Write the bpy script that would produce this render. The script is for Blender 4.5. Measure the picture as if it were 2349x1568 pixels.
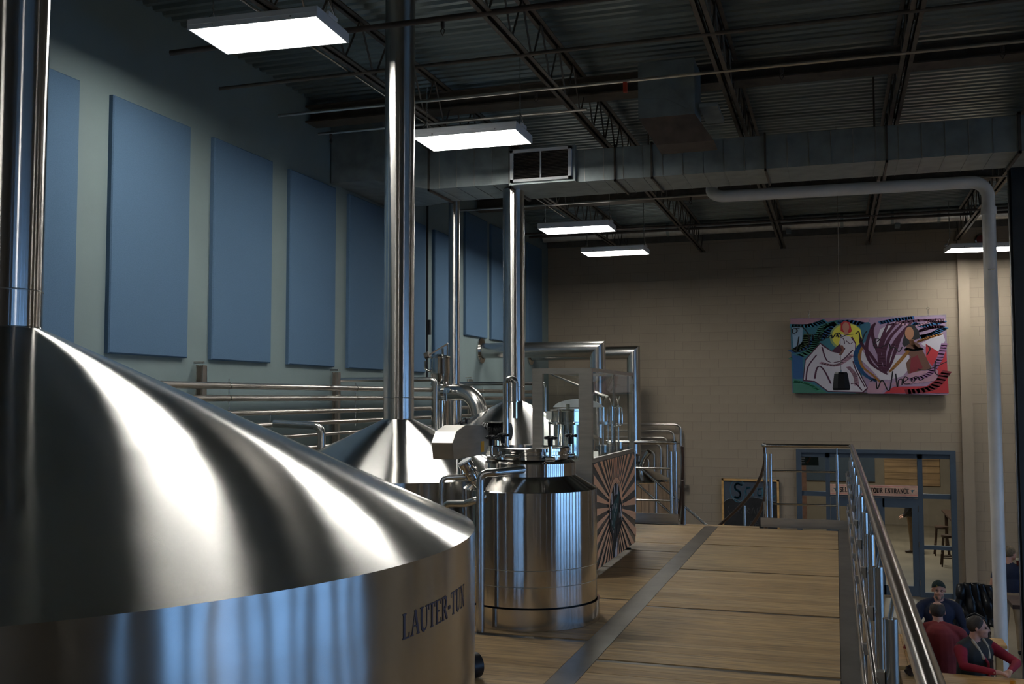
import bpy, bmesh, math, random
import numpy as np
from mathutils import Vector, Matrix
random.seed(7)
PI = math.pi
S = bpy.context.scene
C = S.collection
for o in list(bpy.data.objects): bpy.data.objects.remove(o)

# ------------------------------------------------------------------ camera
cam_d = bpy.data.cameras.new('camera'); cam = bpy.data.objects.new('camera', cam_d); C.objects.link(cam)
cam_d.sensor_width = 36; cam_d.lens = 2300 / 2349 * 36; cam_d.clip_start = .05; cam_d.clip_end = 200
rt, up, bk = Vector((.95198, .30613, -.00206)), Vector((.0192, -.0530, .9984)), Vector((.306, -.950, -.0563))
bk.normalize(); rt = up.cross(bk).normalized(); up = bk.cross(rt)
cam.matrix_world = Matrix(((rt.x, up.x, bk.x, 0), (rt.y, up.y, bk.y, 0), (rt.z, up.z, bk.z, 1.69), (0, 0, 0, 1)))
S.camera = cam
# ------------------------------------------------------------------ world, exposure
S.view_settings.view_transform = 'Standard'; S.view_settings.look = 'None'
S.view_settings.gamma = 1; S.view_settings.use_curve_mapping = False
S.view_settings.exposure = 0.6
LAMP = 24.0
SKY = 7.0
w = bpy.data.worlds.new('world'); S.world = w; w.use_nodes = True
bg = w.node_tree.nodes['Background']; bg.inputs[0].default_value = (.25, .50, 1, 1); bg.inputs[1].default_value = SKY

# ------------------------------------------------------------------ materials
def nd(t, k, **kw):
    n = t.nodes.new(k)
    for a, b in kw.items(): setattr(n, a, b)
    return n
def mat(name, col, rough=.6, metal=0, vary=.12, scale=8, bump=0, bscale=None, stretch=(1, 1, 1), spec=.5, aniso=0, emit=None, es=0, dirt=None, rvary=0, wavy=0):
    m = bpy.data.materials.new(name); m.use_nodes = True; t = m.node_tree
    b = t.nodes['Principled BSDF']
    b.inputs['Roughness'].default_value = rough; b.inputs['Metallic'].default_value = metal
    b.inputs['Specular IOR Level'].default_value = spec
    tc = nd(t, 'ShaderNodeTexCoord'); mp = nd(t, 'ShaderNodeMapping'); mp.inputs['Scale'].default_value = stretch
    t.links.new(tc.outputs['Object'], mp.inputs['Vector'])
    nz = nd(t, 'ShaderNodeTexNoise'); nz.inputs['Scale'].default_value = scale; nz.inputs['Detail'].default_value = 5
    t.links.new(mp.outputs[0], nz.inputs['Vector'])
    mx = nd(t, 'ShaderNodeMix', data_type='RGBA')
    c2 = dirt or tuple(max(0, c * (1 - 2 * vary)) for c in col)
    mx.inputs[6].default_value = (*c2, 1); mx.inputs[7].default_value = (*[min(1, c * (1 + .3 * vary)) for c in col], 1)
    rp = nd(t, 'ShaderNodeValToRGB'); rp.color_ramp.elements[0].position = .3; rp.color_ramp.elements[1].position = .62
    t.links.new(nz.outputs['Fac'], rp.inputs[0]); t.links.new(rp.outputs[0], mx.inputs[0])
    t.links.new(mx.outputs[2], b.inputs['Base Color'])
    if rvary:
        mr = nd(t, 'ShaderNodeMapRange'); mr.inputs[3].default_value = rough - rvary; mr.inputs[4].default_value = rough + rvary
        t.links.new(nz.outputs['Fac'], mr.inputs[0]); t.links.new(mr.outputs[0], b.inputs['Roughness'])
    nrm = None
    if wavy:
        n3 = nd(t, 'ShaderNodeTexNoise'); n3.inputs['Scale'].default_value = 2.3; n3.inputs['Detail'].default_value = 1
        t.links.new(tc.outputs['Object'], n3.inputs['Vector'])
        b3 = nd(t, 'ShaderNodeBump'); b3.inputs['Strength'].default_value = 1; b3.inputs['Distance'].default_value = wavy
        t.links.new(n3.outputs['Fac'], b3.inputs['Height']); nrm = b3
    if bump:
        n2 = nd(t, 'ShaderNodeTexNoise'); n2.inputs['Scale'].default_value = bscale or scale * 4; n2.inputs['Detail'].default_value = 4
        t.links.new(mp.outputs[0], n2.inputs['Vector'])
        bm = nd(t, 'ShaderNodeBump'); bm.inputs['Strength'].default_value = .6; bm.inputs['Distance'].default_value = bump
        t.links.new(n2.outputs['Fac'], bm.inputs['Height'])
        if nrm: t.links.new(nrm.outputs[0], bm.inputs['Normal'])
        nrm = bm
    if nrm: t.links.new(nrm.outputs[0], b.inputs['Normal'])
    if aniso:
        b.inputs['Anisotropic'].default_value = aniso; b.inputs['Anisotropic Rotation'].default_value = .25
        tg = nd(t, 'ShaderNodeTangent', direction_type='RADIAL', axis='Z'); t.links.new(tg.outputs[0], b.inputs['Tangent'])
    if emit:
        b.inputs['Emission Color'].default_value = (*emit, 1); b.inputs['Emission Strength'].default_value = es
    return m
M = {}
M['brushed'] = mat('brushed_steel', (.60, .59, .565), .21, 1, .04, 1.2, aniso=1.0, wavy=.004)
M['brushed_fine'] = mat('finely_brushed_steel', (.60, .575, .54), .125, 1, .04, 1.2, aniso=.9, wavy=.002)
M['brushed_tube'] = mat('brushed_tube_steel', (.58, .56, .53), .20, 1, .05, 2, aniso=1.0)
M['steel'] = mat('stainless_steel', (.56, .55, .52), .24, 1, .06, 6)
M['polished'] = mat('polished_steel', (.66, .64, .60), .10, 1, .04, 6)
M['pipe'] = mat('satin_pipe_steel', (.52, .49, .45), .30, 1, .08, 6)
M['sheet'] = mat('satin_sheet_steel', (.46, .44, .40), .38, 1, .08, 3, stretch=(1, 1, 8))
M['darksteel'] = mat('floor_strip_steel', (.17, .15, .13), .36, .6, .15, 5)
M['galv'] = mat('galvanised_duct', (.30, .34, .34), .45, .55, .12, 5)
M['deckm'] = mat('galvanised_roof_deck', (.29, .33, .32), .34, .7, .2, 1.5, stretch=(.3, 3, 1))
M['joist'] = mat('primed_joist_steel', (.11, .09, .07), .5, .3, .2, 6)
M['rust'] = mat('rust_brown_pipe', (.075, .055, .045), .6, .2, .2, 6)
M['wall_l'] = mat('teal_grey_wall_paint', (.165, .215, .218), .75, 0, .05, 1.2, bump=.0006, bscale=60)
M['panel'] = mat('blue_acoustic_fabric', (.088, .152, .235), .95, 0, .07, 110, bump=.0015, bscale=260, spec=.1)
M['block'] = mat('taupe_painted_block', (.305, .245, .18), .72, 0, .05, 1.5, bump=.0015, bscale=70)
M['mortar'] = mat('taupe_painted_mortar', (.235, .19, .14), .8, 0, .05, 3)
M['bluetrim'] = mat('slate_blue_frame_paint', (.047, .072, .105), .5, 0, .06, 4)
M['plank'] = mat('oak_composite_plank', (.43, .285, .130), .55, 0, .22, 3.0, bump=.0008, bscale=30, stretch=(1, 14, 6), dirt=(.235, .16, .085))
M['plank_b'] = mat('oak_composite_plank_dark', (.365, .235, .105), .58, 0, .22, 3.4, bump=.0008, bscale=30, stretch=(1, 14, 6), dirt=(.20, .135, .07))
M['floor'] = mat('polished_concrete', (.21, .17, .12), .5, 0, .2, .9, bump=.0005)
M['white'] = mat('lamp_housing_white', (.82, .82, .82), .5, 0, .03, 3)
M['slot'] = mat('lit_uplight_slot', (.9, .9, .9), .5, 0, 0, 1, emit=(1, .985, .93), es=LAMP * .07)
M['lens'] = mat('lit_lamp_lens', (.9, .9, .9), .5, 0, 0, 1, emit=(1, .985, .93), es=LAMP)
M['pvc'] = mat('white_painted_pipe', (.78, .74, .69), .35, 0, .06, 3)
M['black'] = mat('black_plastic', (.010, .010, .012), .4, 0, .1, 10, spec=.3)
M['blacksoft'] = mat('matt_black', (.02, .02, .022), .7, 0, .1, 10)
M['column'] = mat('dark_navy_column_paint', (.020, .027, .036), .5, 0, .08, 4)
M['red'] = mat('red_plastic', (.45, .05, .02), .5, 0, .05, 4)
M['yellow'] = mat('yellow_label', (.75, .38, .03), .5, 0, .05, 4)
M['pine'] = mat('varnished_pine', (.62, .37, .14), .45, 0, .2, 2.5, stretch=(1, 9, 4), dirt=(.46, .25, .08))
M['woodclad'] = mat('oak_cladding', (.40, .25, .13), .6, 0, .18, 4, stretch=(5, 5, .6))
M['darkwood'] = mat('dark_stained_wood', (.055, .028, .018), .45, 0, .15, 4)
M['chalk'] = mat('chalkboard_black', (.016, .016, .018), .8, 0, .3, 4)
M['backwood'] = mat('barn_board', (.38, .23, .11), .7, 0, .25, 2, stretch=(.5, 1, 6), dirt=(.2, .12, .06))
M['leather'] = mat('black_leather', (.012, .012, .014), .32, 0, .1, 12, bump=.004, bscale=14)
M['skin'] = mat('skin', (.52, .27, .19), .5, 0, .08, 12)
M['hair_dark'] = mat('brown_grey_hair', (.045, .033, .025), .7, 0, .2, 40)
M['hair_fair'] = mat('sandy_hair', (.17, .12, .065), .7, 0, .2, 40)
M['beanie'] = mat('dark_green_knit', (.008, .022, .018), .9, 0, .1, 60, bump=.002, bscale=90)
M['navy'] = mat('navy_cloth', (.012, .018, .045), .85, 0, .1, 10, bump=.004, bscale=9)
M['tee'] = mat('brick_red_cloth', (.26, .030, .030), .85, 0, .12, 6, bump=.004, bscale=8)
M['crimson'] = mat('crimson_knit', (.27, .008, .025), .85, 0, .12, 6, bump=.004, bscale=10)
M['vest'] = mat('black_vest', (.016, .016, .015), .8, 0, .1, 10, bump=.003, bscale=9)
M['khaki'] = mat('khaki_cloth', (.30, .22, .14), .8, 0, .1, 8, bump=.003, bscale=9)
M['jeans'] = mat('dark_denim', (.02, .025, .04), .8, 0, .1, 8)
M['cuff'] = mat('beige_fleece', (.42, .34, .24), .9, 0, .1, 20)
M['beer'] = mat('amber_beer', (.62, .22, .02), .1, 0, .05, 4)
M['ale'] = mat('dark_red_ale', (.10, .012, .01), .1, 0, .05, 4)
M['foam'] = mat('beer_foam', (.75, .66, .5), .8, 0, .05, 30)
M['rail'] = mat('handrail_steel', (.50, .475, .45), .18, 1, .05, 6)
M['strap'] = mat('brown_handrail_tube', (.14, .10, .085), .35, .8, .1, 6)
def glass(name, tint=(.93, .96, .95), rough=0.0):
    m = bpy.data.materials.new(name); m.use_nodes = True; t = m.node_tree; t.nodes.clear()
    o = nd(t, 'ShaderNodeOutputMaterial'); mx = nd(t, 'ShaderNodeMixShader'); tr = nd(t, 'ShaderNodeBsdfTransparent'); g = nd(t, 'ShaderNodeBsdfGlossy')
    f = nd(t, 'ShaderNodeFresnel'); f.inputs[0].default_value = 1.45
    tr.inputs[0].default_value = (*tint, 1); g.inputs['Roughness'].default_value = .02
    ge = nd(t, 'ShaderNodeNewGeometry'); sb = nd(t, 'ShaderNodeMath', operation='SUBTRACT'); sb.inputs[0].default_value = 1; ml = nd(t, 'ShaderNodeMath', operation='MULTIPLY')
    t.links.new(ge.outputs['Backfacing'], sb.inputs[1]); t.links.new(f.outputs[0], ml.inputs[0]); t.links.new(sb.outputs[0], ml.inputs[1])
    t.links.new(ml.outputs[0], mx.inputs[0]); t.links.new(tr.outputs[0], mx.inputs[1]); t.links.new(g.outputs[0], mx.inputs[2]); t.links.new(mx.outputs[0], o.inputs[0])
    return m
M['glass'] = glass('clear_glass'); M['doorglass'] = glass('tinted_glass', (.80, .84, .84))
mp_ = bpy.data.materials.new('paint_print'); mp_.use_nodes = True
_b = mp_.node_tree.nodes['Principled BSDF']; _a = nd(mp_.node_tree, 'ShaderNodeVertexColor'); _a.layer_name = 'Col'
mp_.node_tree.links.new(_a.outputs[0], _b.inputs['Base Color']); _b.inputs['Roughness'].default_value = .6
M['print'] = mp_

# ------------------------------------------------------------------ mesh helpers
class MB:
    def __init__(s): s.v = []; s.f = []; s.sm = []
    def add(s, vs, fs, smooth=False):
        n = len(s.v); s.v += [tuple(v) for v in vs]; s.f += [tuple(i + n for i in f) for f in fs]; s.sm += [smooth] * len(fs); return s
    def box(s, x0, x1, y0, y1, z0, z1):
        vs = [(x0, y0, z0), (x1, y0, z0), (x1, y1, z0), (x0, y1, z0), (x0, y0, z1), (x1, y0, z1), (x1, y1, z1), (x0, y1, z1)]
        return s.add(vs, [(0, 3, 2, 1), (4, 5, 6, 7), (0, 1, 5, 4), (1, 2, 6, 5), (2, 3, 7, 6), (3, 0, 4, 7)])
    def bbox(s, x0, x1, y0, y1, z0, z1, b=.004):   # box with a chamfered top edge
        vs = [(x0, y0, z0), (x1, y0, z0), (x1, y1, z0), (x0, y1, z0), (x0, y0, z1 - b), (x1, y0, z1 - b), (x1, y1, z1 - b), (x0, y1, z1 - b),
              (x0 + b, y0 + b, z1), (x1 - b, y0 + b, z1), (x1 - b, y1 - b, z1), (x0 + b, y1 - b, z1)]
        fs = [(0, 3, 2, 1), (8, 9, 10, 11)]
        for i in range(4):
            j = (i + 1) % 4; fs += [(i, j, j + 4, i + 4), (i + 4, j + 4, j + 8, i + 8)]
        return s.add(vs, fs)
    def prism(s, pts, vec):       # closed polygon of 3D points extruded along vec
        n = len(pts); v = Vector(vec); a = [Vector(p) for p in pts]; b = [p + v for p in a]
        fs = [tuple(range(n))[::-1], tuple(range(n, 2 * n))] + [(i, (i + 1) % n, (i + 1) % n + n, i + n) for i in range(n)]
        return s.add(a + b, fs)
    def tube(s, pts, r, n=12, bend=0, closed=False, cap=True):
        P = [Vector(p) for p in pts]
        if bend and len(P) > 2:
            Q = [P[0]]
            for i in range(1, len(P) - 1):
                a, b, c = P[i - 1], P[i], P[i + 1]; u = (a - b).normalized(); v = (c - b).normalized()
                ang = u.angle(v)
                if ang > 3.1: Q.append(b); continue
                t = min(bend / math.tan(ang / 2), (a - b).length * .49, (c - b).length * .49); rr = t * math.tan(ang / 2)
                ctr = b + (u + v).normalized() * (rr / math.sin(ang / 2))
                p0 = b + u * t; p1 = b + v * t; a0 = p0 - ctr; a1 = p1 - ctr; th = a0.angle(a1); ax = a0.cross(a1).normalized()
                for k in range(9): Q.append(ctr + Matrix.Rotation(th * k / 8, 3, ax) @ a0)
            Q.append(P[-1]); P = Q
        R = r if isinstance(r, (list, tuple)) else [r] * len(P)
        vs = []; N = len(P); prev = None
        for i, p in enumerate(P):
            d = (P[min(i + 1, N - 1)] - P[max(i - 1, 0)]).normalized()
            if prev is None: x = d.orthogonal().normalized()
            else: x = (prev - d * prev.dot(d)).normalized()
            prev = x; y = d.cross(x)
            for k in range(n):
                a = 2 * PI * k / n; vs.append(p + (x * math.cos(a) + y * math.sin(a)) * R[i])
        fs = []
        for i in range(N - 1):
            for k in range(n): fs.append((i * n + k, i * n + (k + 1) % n, (i + 1) * n + (k + 1) % n, (i + 1) * n + k))
        s.add(vs, fs, True)
        if cap: s.add(vs[:n], [tuple(range(n))[::-1]]); s.add(vs[-n:], [tuple(range(n))])
        return s
    def lathe(s, prof, c=(0, 0, 0), n=64, axis=None, smooth=True, sharp=True):
        # prof: list of (r, z); separate rings per segment keep the edges crisp
        c = Vector(c); rot = Matrix.Identity(3)
        if axis is not None: rot = Vector((0, 0, 1)).rotation_difference(Vector(axis)).to_matrix()
        for i in range(len(prof) - 1):
            (r0, z0), (r1, z1) = prof[i], prof[i + 1]; vs = []
            for r, z in ((r0, z0), (r1, z1)):
                for k in range(n):
                    a = 2 * PI * k / n; vs.append(c + rot @ Vector((r * math.cos(a), r * math.sin(a), z)))
            s.add(vs, [(k, (k + 1) % n, (k + 1) % n + n, k + n) for k in range(n)], smooth)
        return s
    def ball(s, c, r, n=12, sc=(1, 1, 1)):
        vs = []; m = n // 2 + 2
        for i in range(m + 1):
            t = PI * i / m
            for k in range(n):
                a = 2 * PI * k / n; vs.append((c[0] + r * sc[0] * math.sin(t) * math.cos(a), c[1] + r * sc[1] * math.sin(t) * math.sin(a), c[2] + r * sc[2] * math.cos(t)))
        fs = [(i * n + k, (i + 1) * n + k, (i + 1) * n + (k + 1) % n, i * n + (k + 1) % n) for i in range(m) for k in range(n)]
        return s.add(vs, fs, True)
    def build(s, name, m, parent=None, origin=None, label=None, kind=None):
        po = Vector(parent['_o']) if parent else Vector((0, 0, 0))
        o = Vector(origin) if origin is not None else (po if parent else Vector((0, 0, 0)))
        me = bpy.data.meshes.new(name); me.from_pydata([(Vector(v) - o) for v in s.v], [], s.f)
        me.polygons.foreach_set('use_smooth', s.sm); me.update()
        me.materials.append(M[m] if isinstance(m, str) else m)
        ob = bpy.data.objects.new(name, me); C.objects.link(ob)
        ob.location = o - po; ob['_o'] = tuple(o)
        if parent: ob.parent = parent
        if label: ob['label'] = label
        if kind: ob['kind'] = kind
        return ob
def thing(name, label, cat, loc=(0, 0, 0), group=None):
    o = bpy.data.objects.new(name, None); C.objects.link(o); o.location = loc; o['_o'] = tuple(loc); o.empty_display_size = .1
    o['label'] = label; o['category'] = cat
    if group: o['group'] = group
    return o
def tag(o, label, cat, group=None):
    o['label'] = label; o['category'] = cat
    if group: o['group'] = group
    return o
def struct(o): o['kind'] = 'structure'; return o
def share(src, parent, offset):
    c = src.copy(); C.objects.link(c); c.parent = parent; c.location = Vector(offset); return c
def dup(root, loc, label=None, rz=None):
    r = root.copy(); C.objects.link(r); r.location = loc; r['_o'] = tuple(loc)
    if label: r['label'] = label
    if rz is not None: r.rotation_euler = (0, 0, rz)
    for ch in list(root.children):
        c = ch.copy(); C.objects.link(c); c.parent = r
        for g in ch.children:
            d = g.copy(); C.objects.link(d); d.parent = c
    return r

# flat prints: coloured polygons, strokes and letters on a real surface
def print_mesh(name, parent, org, U, V, N, items, gap=.0006, label=None):
    org, U, V, N = Vector(org), Vector(U), Vector(V), Vector(N).normalized()
    bm = bmesh.new(); lay = bm.loops.layers.float_color.new('Col')
    def face(pts, col, h):
        try:
            f = bm.faces.new([bm.verts.new(org + U * p[0] + V * p[1] + N * h) for p in pts])
            for l in f.loops: l[lay] = (*col, 1)
        except Exception: pass
    for i, (k, col, pts, *a) in enumerate(items):
        h = gap * (1 + i * .5)
        if k == 'poly': face(pts, col, h)
        elif k == 'ell':
            cx, cy, rx, ry = pts; face([(cx + rx * math.cos(t * PI / 10), cy + ry * math.sin(t * PI / 10)) for t in range(20)], col, h)
        else:
            wd, smooth = a[0], (a[1] if len(a) > 1 else True)
            P = catmull(pts) if smooth and len(pts) > 2 else pts
            for j in range(len(P) - 1):
                (x0, y0), (x1, y1) = P[j], P[j + 1]; dx, dy = x1 - x0, y1 - y0; L = math.hypot(dx, dy) or 1e-6
                t0 = j / (len(P) - 1); t1 = (j + 1) / (len(P) - 1)
                f = (lambda t: wd * (.35 + .65 * math.sin(PI * min(1, max(0, t))) ** .5)) if len(a) > 2 else (lambda t: wd)
                nx, ny = -dy / L, dx / L; e = wd * .15; ex, ey = dx / L * e, dy / L * e
                w0, w1 = f(t0) / 2, f(t1) / 2
                face([(x0 + nx * w0 - ex, y0 + ny * w0 - ey), (x0 - nx * w0 - ex, y0 - ny * w0 - ey), (x1 - nx * w1 + ex, y1 - ny * w1 + ey), (x1 + nx * w1 + ex, y1 + ny * w1 + ey)], col, h)
    bmesh.ops.recalc_face_normals(bm, faces=bm.faces)
    for f in bm.faces:
        if f.normal.dot(N) < 0: f.normal_flip()
    me = bpy.data.meshes.new(name)
    o = Vector(parent['_o']) if parent else Vector((0, 0, 0))
    for v in bm.verts: v.co -= o
    bm.to_mesh(me); bm.free(); me.materials.append(M['print'])
    ob = bpy.data.objects.new(name, me); C.objects.link(ob); ob['_o'] = tuple(o)
    if parent: ob.parent = parent
    if label: ob['label'] = label
    return ob
def catmull(P, n=6):
    Q = [P[0]] + list(P) + [P[-1]]; R = []
    for i in range(1, len(Q) - 2):
        p0, p1, p2, p3 = Q[i - 1:i + 3]
        for k in range(n):
            t = k / n
            R.append(tuple(.5 * (2 * p1[j] + (p2[j] - p0[j]) * t + (2 * p0[j] - 5 * p1[j] + 4 * p2[j] - p3[j]) * t * t + (3 * p1[j] - p0[j] - 3 * p2[j] + p3[j]) * t ** 3) for j in (0, 1)))
    R.append(P[-1]); return R
# serif stroke capitals, unit height; T thick, H hairline
GL = {
 'L': (.62, [('T', [(.14, 0), (.14, 1)]), ('H', [(0, 0), (.55, 0)]), ('H', [(0, 1), (.3, 1)]), ('H', [(.55, 0), (.58, .2)])]),
 'A': (.80, [('H', [(.1, 0), (.4, 1)]), ('T', [(.4, 1), (.7, 0)]), ('H', [(.2, .36), (.58, .36)]), ('H', [(0, 0), (.22, 0)]), ('H', [(.55, 0), (.82, 0)])]),
 'U': (.80, [('T', [(.15, 1), (.15, .3), (.22, .08), (.4, 0)]), ('H', [(.4, 0), (.58, .08), (.66, .3), (.66, 1)]), ('H', [(0, 1), (.3, 1)]), ('H', [(.52, 1), (.8, 1)])]),
 'T': (.70, [('T', [(.34, 0), (.34, 1)]), ('H', [(0, 1), (.68, 1)]), ('H', [(0, 1), (0, .8)]), ('H', [(.68, 1), (.68, .8)]), ('H', [(.2, 0), (.48, 0)])]),
 'E': (.66, [('T', [(.14, 0), (.14, 1)]), ('H', [(0, 1), (.55, 1)]), ('H', [(0, 0), (.58, 0)]), ('H', [(.14, .52), (.44, .52)]), ('H', [(.55, 1), (.56, .82)]), ('H', [(.58, 0), (.62, .2)])]),
 'R': (.76, [('T', [(.14, 0), (.14, 1)]), ('H', [(0, 1), (.4, 1)]), ('T', [(.4, 1), (.58, .9), (.6, .74), (.52, .58), (.36, .5)]), ('H', [(.36, .5), (.14, .5)]), ('T', [(.34, .5), (.68, 0)]), ('H', [(0, 0), (.28, 0)]), ('H', [(.6, 0), (.76, 0)])]),
 'N': (.82, [('H', [(.14, 0), (.14, 1)]), ('T', [(.14, 1), (.68, 0)]), ('H', [(.68, 0), (.68, 1)]), ('H', [(0, 1), (.2, 1)]), ('H', [(0, 0), (.28, 0)]), ('H', [(.54, 1), (.82, 1)])]),
 'S': (.60, [('T', [(.5, .82), (.42, .97), (.25, 1), (.08, .9), (.06, .74), (.16, .6), (.38, .46), (.5, .32), (.5, .14), (.38, .02), (.2, 0), (.05, .16)])]),
 'F': (.62, [('T', [(.14, 0), (.14, 1)]), ('H', [(0, 1), (.56, 1)]), ('H', [(.14, .52), (.44, .52)]), ('H', [(0, 0), (.3, 0)]), ('H', [(.56, 1), (.57, .8)])]),
 'G': (.78, [('T', [(.62, .84), (.5, .97), (.36, 1), (.14, .88), (.05, .6), (.05, .4), (.14, .12), (.36, 0), (.54, .04), (.64, .16)]), ('T', [(.64, 0), (.64, .42)]), ('H', [(.46, .42), (.76, .42)])]),
 'I': (.34, [('T', [(.16, 0), (.16, 1)]), ('H', [(.02, 1), (.3, 1)]), ('H', [(.02, 0), (.3, 0)])]),
 'D': (.78, [('T', [(.14, 0), (.14, 1)]), ('H', [(0, 1), (.34, 1)]), ('T', [(.34, 1), (.58, .88), (.66, .6), (.66, .4), (.58, .12), (.34, 0)]), ('H', [(.34, 0), (0, 0)])]),
 'O': (.78, [('T', [(.38, 1), (.16, .9), (.06, .6), (.06, .4), (.16, .1), (.38, 0), (.6, .1), (.7, .4), (.7, .6), (.6, .9), (.38, 1)])]),
 'C': (.72, [('T', [(.62, .82), (.5, .97), (.36, 1), (.14, .88), (.05, .6), (.05, .4), (.14, .12), (.36, 0), (.54, .04), (.64, .18)])]),
 '-': (.40, [('T', [(.06, .42), (.3, .42)])]), ' ': (.40, []),
}
def text_items(txt, x, y, h, col, thick=.14, hair=.05, track=.08, total=None):
    wsum = sum(GL[c][0] + track for c in txt); k = (total / (wsum * h)) if total else 1
    out = []
    for c in txt:
        wd, st = GL[c]
        for t, P in st:
            out.append(('line', col, [(x + p[0] * h * k, y + p[1] * h) for p in P], (thick if t == 'T' else hair) * h, len(P) > 3))
        x += (wd + track) * h * k
    return out

# ================================================================== room shell
FZ = -2.5; CZ = 5.62; WX = -6.5; FY = 23.0; RX = 12.0; BY = -7.0
struct(MB().box(WX - .2, RX + .2, BY - .2, 36, FZ - .2, FZ).build('floor', 'floor'))
struct(MB().box(WX - .2, WX, BY, FY + .2, FZ, CZ + .3).build('wall_left', 'wall_l'))
struct(MB().box(WX, RX, BY - .2, BY, FZ, CZ + .3).build('wall_back', 'block'))
# ceiling: trapezoidal steel roof deck, ribs across the hall
prof = []; y = BY
while y < FY:
    prof += [(y, CZ), (y + .06, CZ), (y + .078, CZ + .048), (y + .134, CZ + .048)]; y += .152
mb = MB(); n = len(prof)
mb.add([(WX, a, b) for a, b in prof] + [(RX, a, b) for a, b in prof], [(i, i + n, i + n + 1, i + 1) for i in range(n - 1)])
mb.box(WX, RX, BY, FY, CZ + .05, CZ + .25)
struct(mb.build('ceiling', 'deckm'))
# right wall with tall daylight windows
OP = [(-3.5, -3.1), (-1.0, .1), (.55, 1.6), (2.1, 3.3), (3.7, 4.6), (5.1, 6.4), (6.8, 7.7), (8.2, 9.5), (10.2, 11.2), (11.8, 12.6)]  # narrow first opening added to give the pale stripe mirrored in the lauter tun
WZ0, WZ1 = -1.25, 1.75
mb = MB(); ys = BY
for a, b in OP:
    mb.box(RX, RX + .25, ys, a, FZ, CZ + .3); mb.box(RX, RX + .25, a, b, FZ, WZ0); mb.box(RX, RX + .25, a, b, WZ1, CZ + .3); ys = b
mb.box(RX, RX + .25, ys, FY, FZ, CZ + .3)
struct(mb.build('wall_right', 'block'))
for i, (a, b) in enumerate(OP):
    mb = MB(); r = .05
    for q in (a, (a + b) / 2 - r / 2, b - r): mb.box(RX + .08, RX + .14, q, q + r, WZ0, WZ1)
    for q in (WZ0, WZ0 + 1.0, WZ0 + 2.1, WZ1 - r): mb.box(RX + .08, RX + .14, a, b, q, q + r)
    fr = struct(mb.build('window_%d' % (i + 1), 'bluetrim'))
    MB().box(RX + .10, RX + .11, a, b, WZ0, WZ1).build('pane', 'glass', fr)
    ld = bpy.data.lights.new('window_portal', 'AREA'); ld.shape = 'RECTANGLE'; ld.size = b - a; ld.size_y = WZ1 - WZ0
    ld.cycles.is_portal = True
    lo = bpy.data.objects.new('window_portal', ld); C.objects.link(lo); lo.location = (RX + .3, (a + b) / 2, (WZ0 + WZ1) / 2)
    lo.rotation_euler = Vector((-1, 0, 0)).to_track_quat('-Z', 'Y').to_euler()
# ground outside the windows
struct(MB().box(RX + .25, 60, -30, 50, FZ - .3, FZ - .1).build('ground', mat('pale_pavement', (.30, .30, .29), .9)))

# far block wall: backing with the door opening, courses of real blocks
DX0, DX1, DZ1 = -.79, 2.31, .50
mb = MB(); mb.box(WX, DX0, FY, FY + .2, FZ, CZ + .3); mb.box(DX1, RX, FY, FY + .2, FZ, CZ + .3); mb.box(DX0, DX1, FY, FY + .2, DZ1, CZ + .3)
wf = struct(mb.build('wall_far', 'mortar'))
WT = 5.28
def blk(x0, x1, z0, z1): return (x0 + .004, x1 - .004, z0 + .004, z1 - .004)
cells = []
row = 0; z = FZ
while z < WT - .05:
    x = WX + (.2 if row % 2 else 0) - .4
    while x < RX:
        a, b = max(x, WX), min(x + .4, RX); z1 = min(z + .203, WT)
        parts = [(a, b)]
        if z < DZ1 - .01:
            parts = []
            if a < DX0: parts.append((a, min(b, DX0)))
            if b > DX1: parts.append((max(a, DX1), b))
        for p, q in parts:
            if q - p > .03: cells.append((p, q, z, z1))
        x += .4
    z += .203; row += 1
def vis(c): return -4.6 < c[0] < 2.6 and -1.3 < c[2] < 4.6
full = [c for c in cells if vis(c) and abs(c[1] - c[0] - .4) < .01 and abs(c[3] - c[2] - .203) < .01]
full.sort(key=lambda c: (c[0] + .6) ** 2 + (c[2] - 1.4) ** 2); first = full[:298]; fs_ = set(first)
proto = None
for c in first:
    if proto is None:
        mb = MB(); b_ = .006
        mb.prism([(-.196, 0, -.0975), (.196, 0, -.0975), (.196, 0, .0975), (-.196, 0, .0975)], (0, -.004, 0))
        mb.v = [v for v in mb.v]
        proto = mb.build('block', 'block', wf); proto.location = ((c[0] + c[1]) / 2, FY, (c[2] + c[3]) / 2)
    else: share(proto, wf, ((c[0] + c[1]) / 2, FY, (c[2] + c[3]) / 2))
mb = MB()
for c in cells:
    if c in fs_: continue
    a, b, z0, z1 = blk(*c); mb.box(a, b, FY - .004, FY, z0, z1)
mb.build('block_courses', 'block', wf, kind='stuff')
# parapet band above the block, pilaster, base trim
struct(MB().box(WX, RX, FY - .06, FY, WT, CZ).build('trim_1', mat('dark_bearing_band', (.10, .09, .075), .7)))
struct(MB().box(2.50, 2.72, FY - .12, FY, FZ, 5.2).build('trim_2', 'block'))

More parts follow.
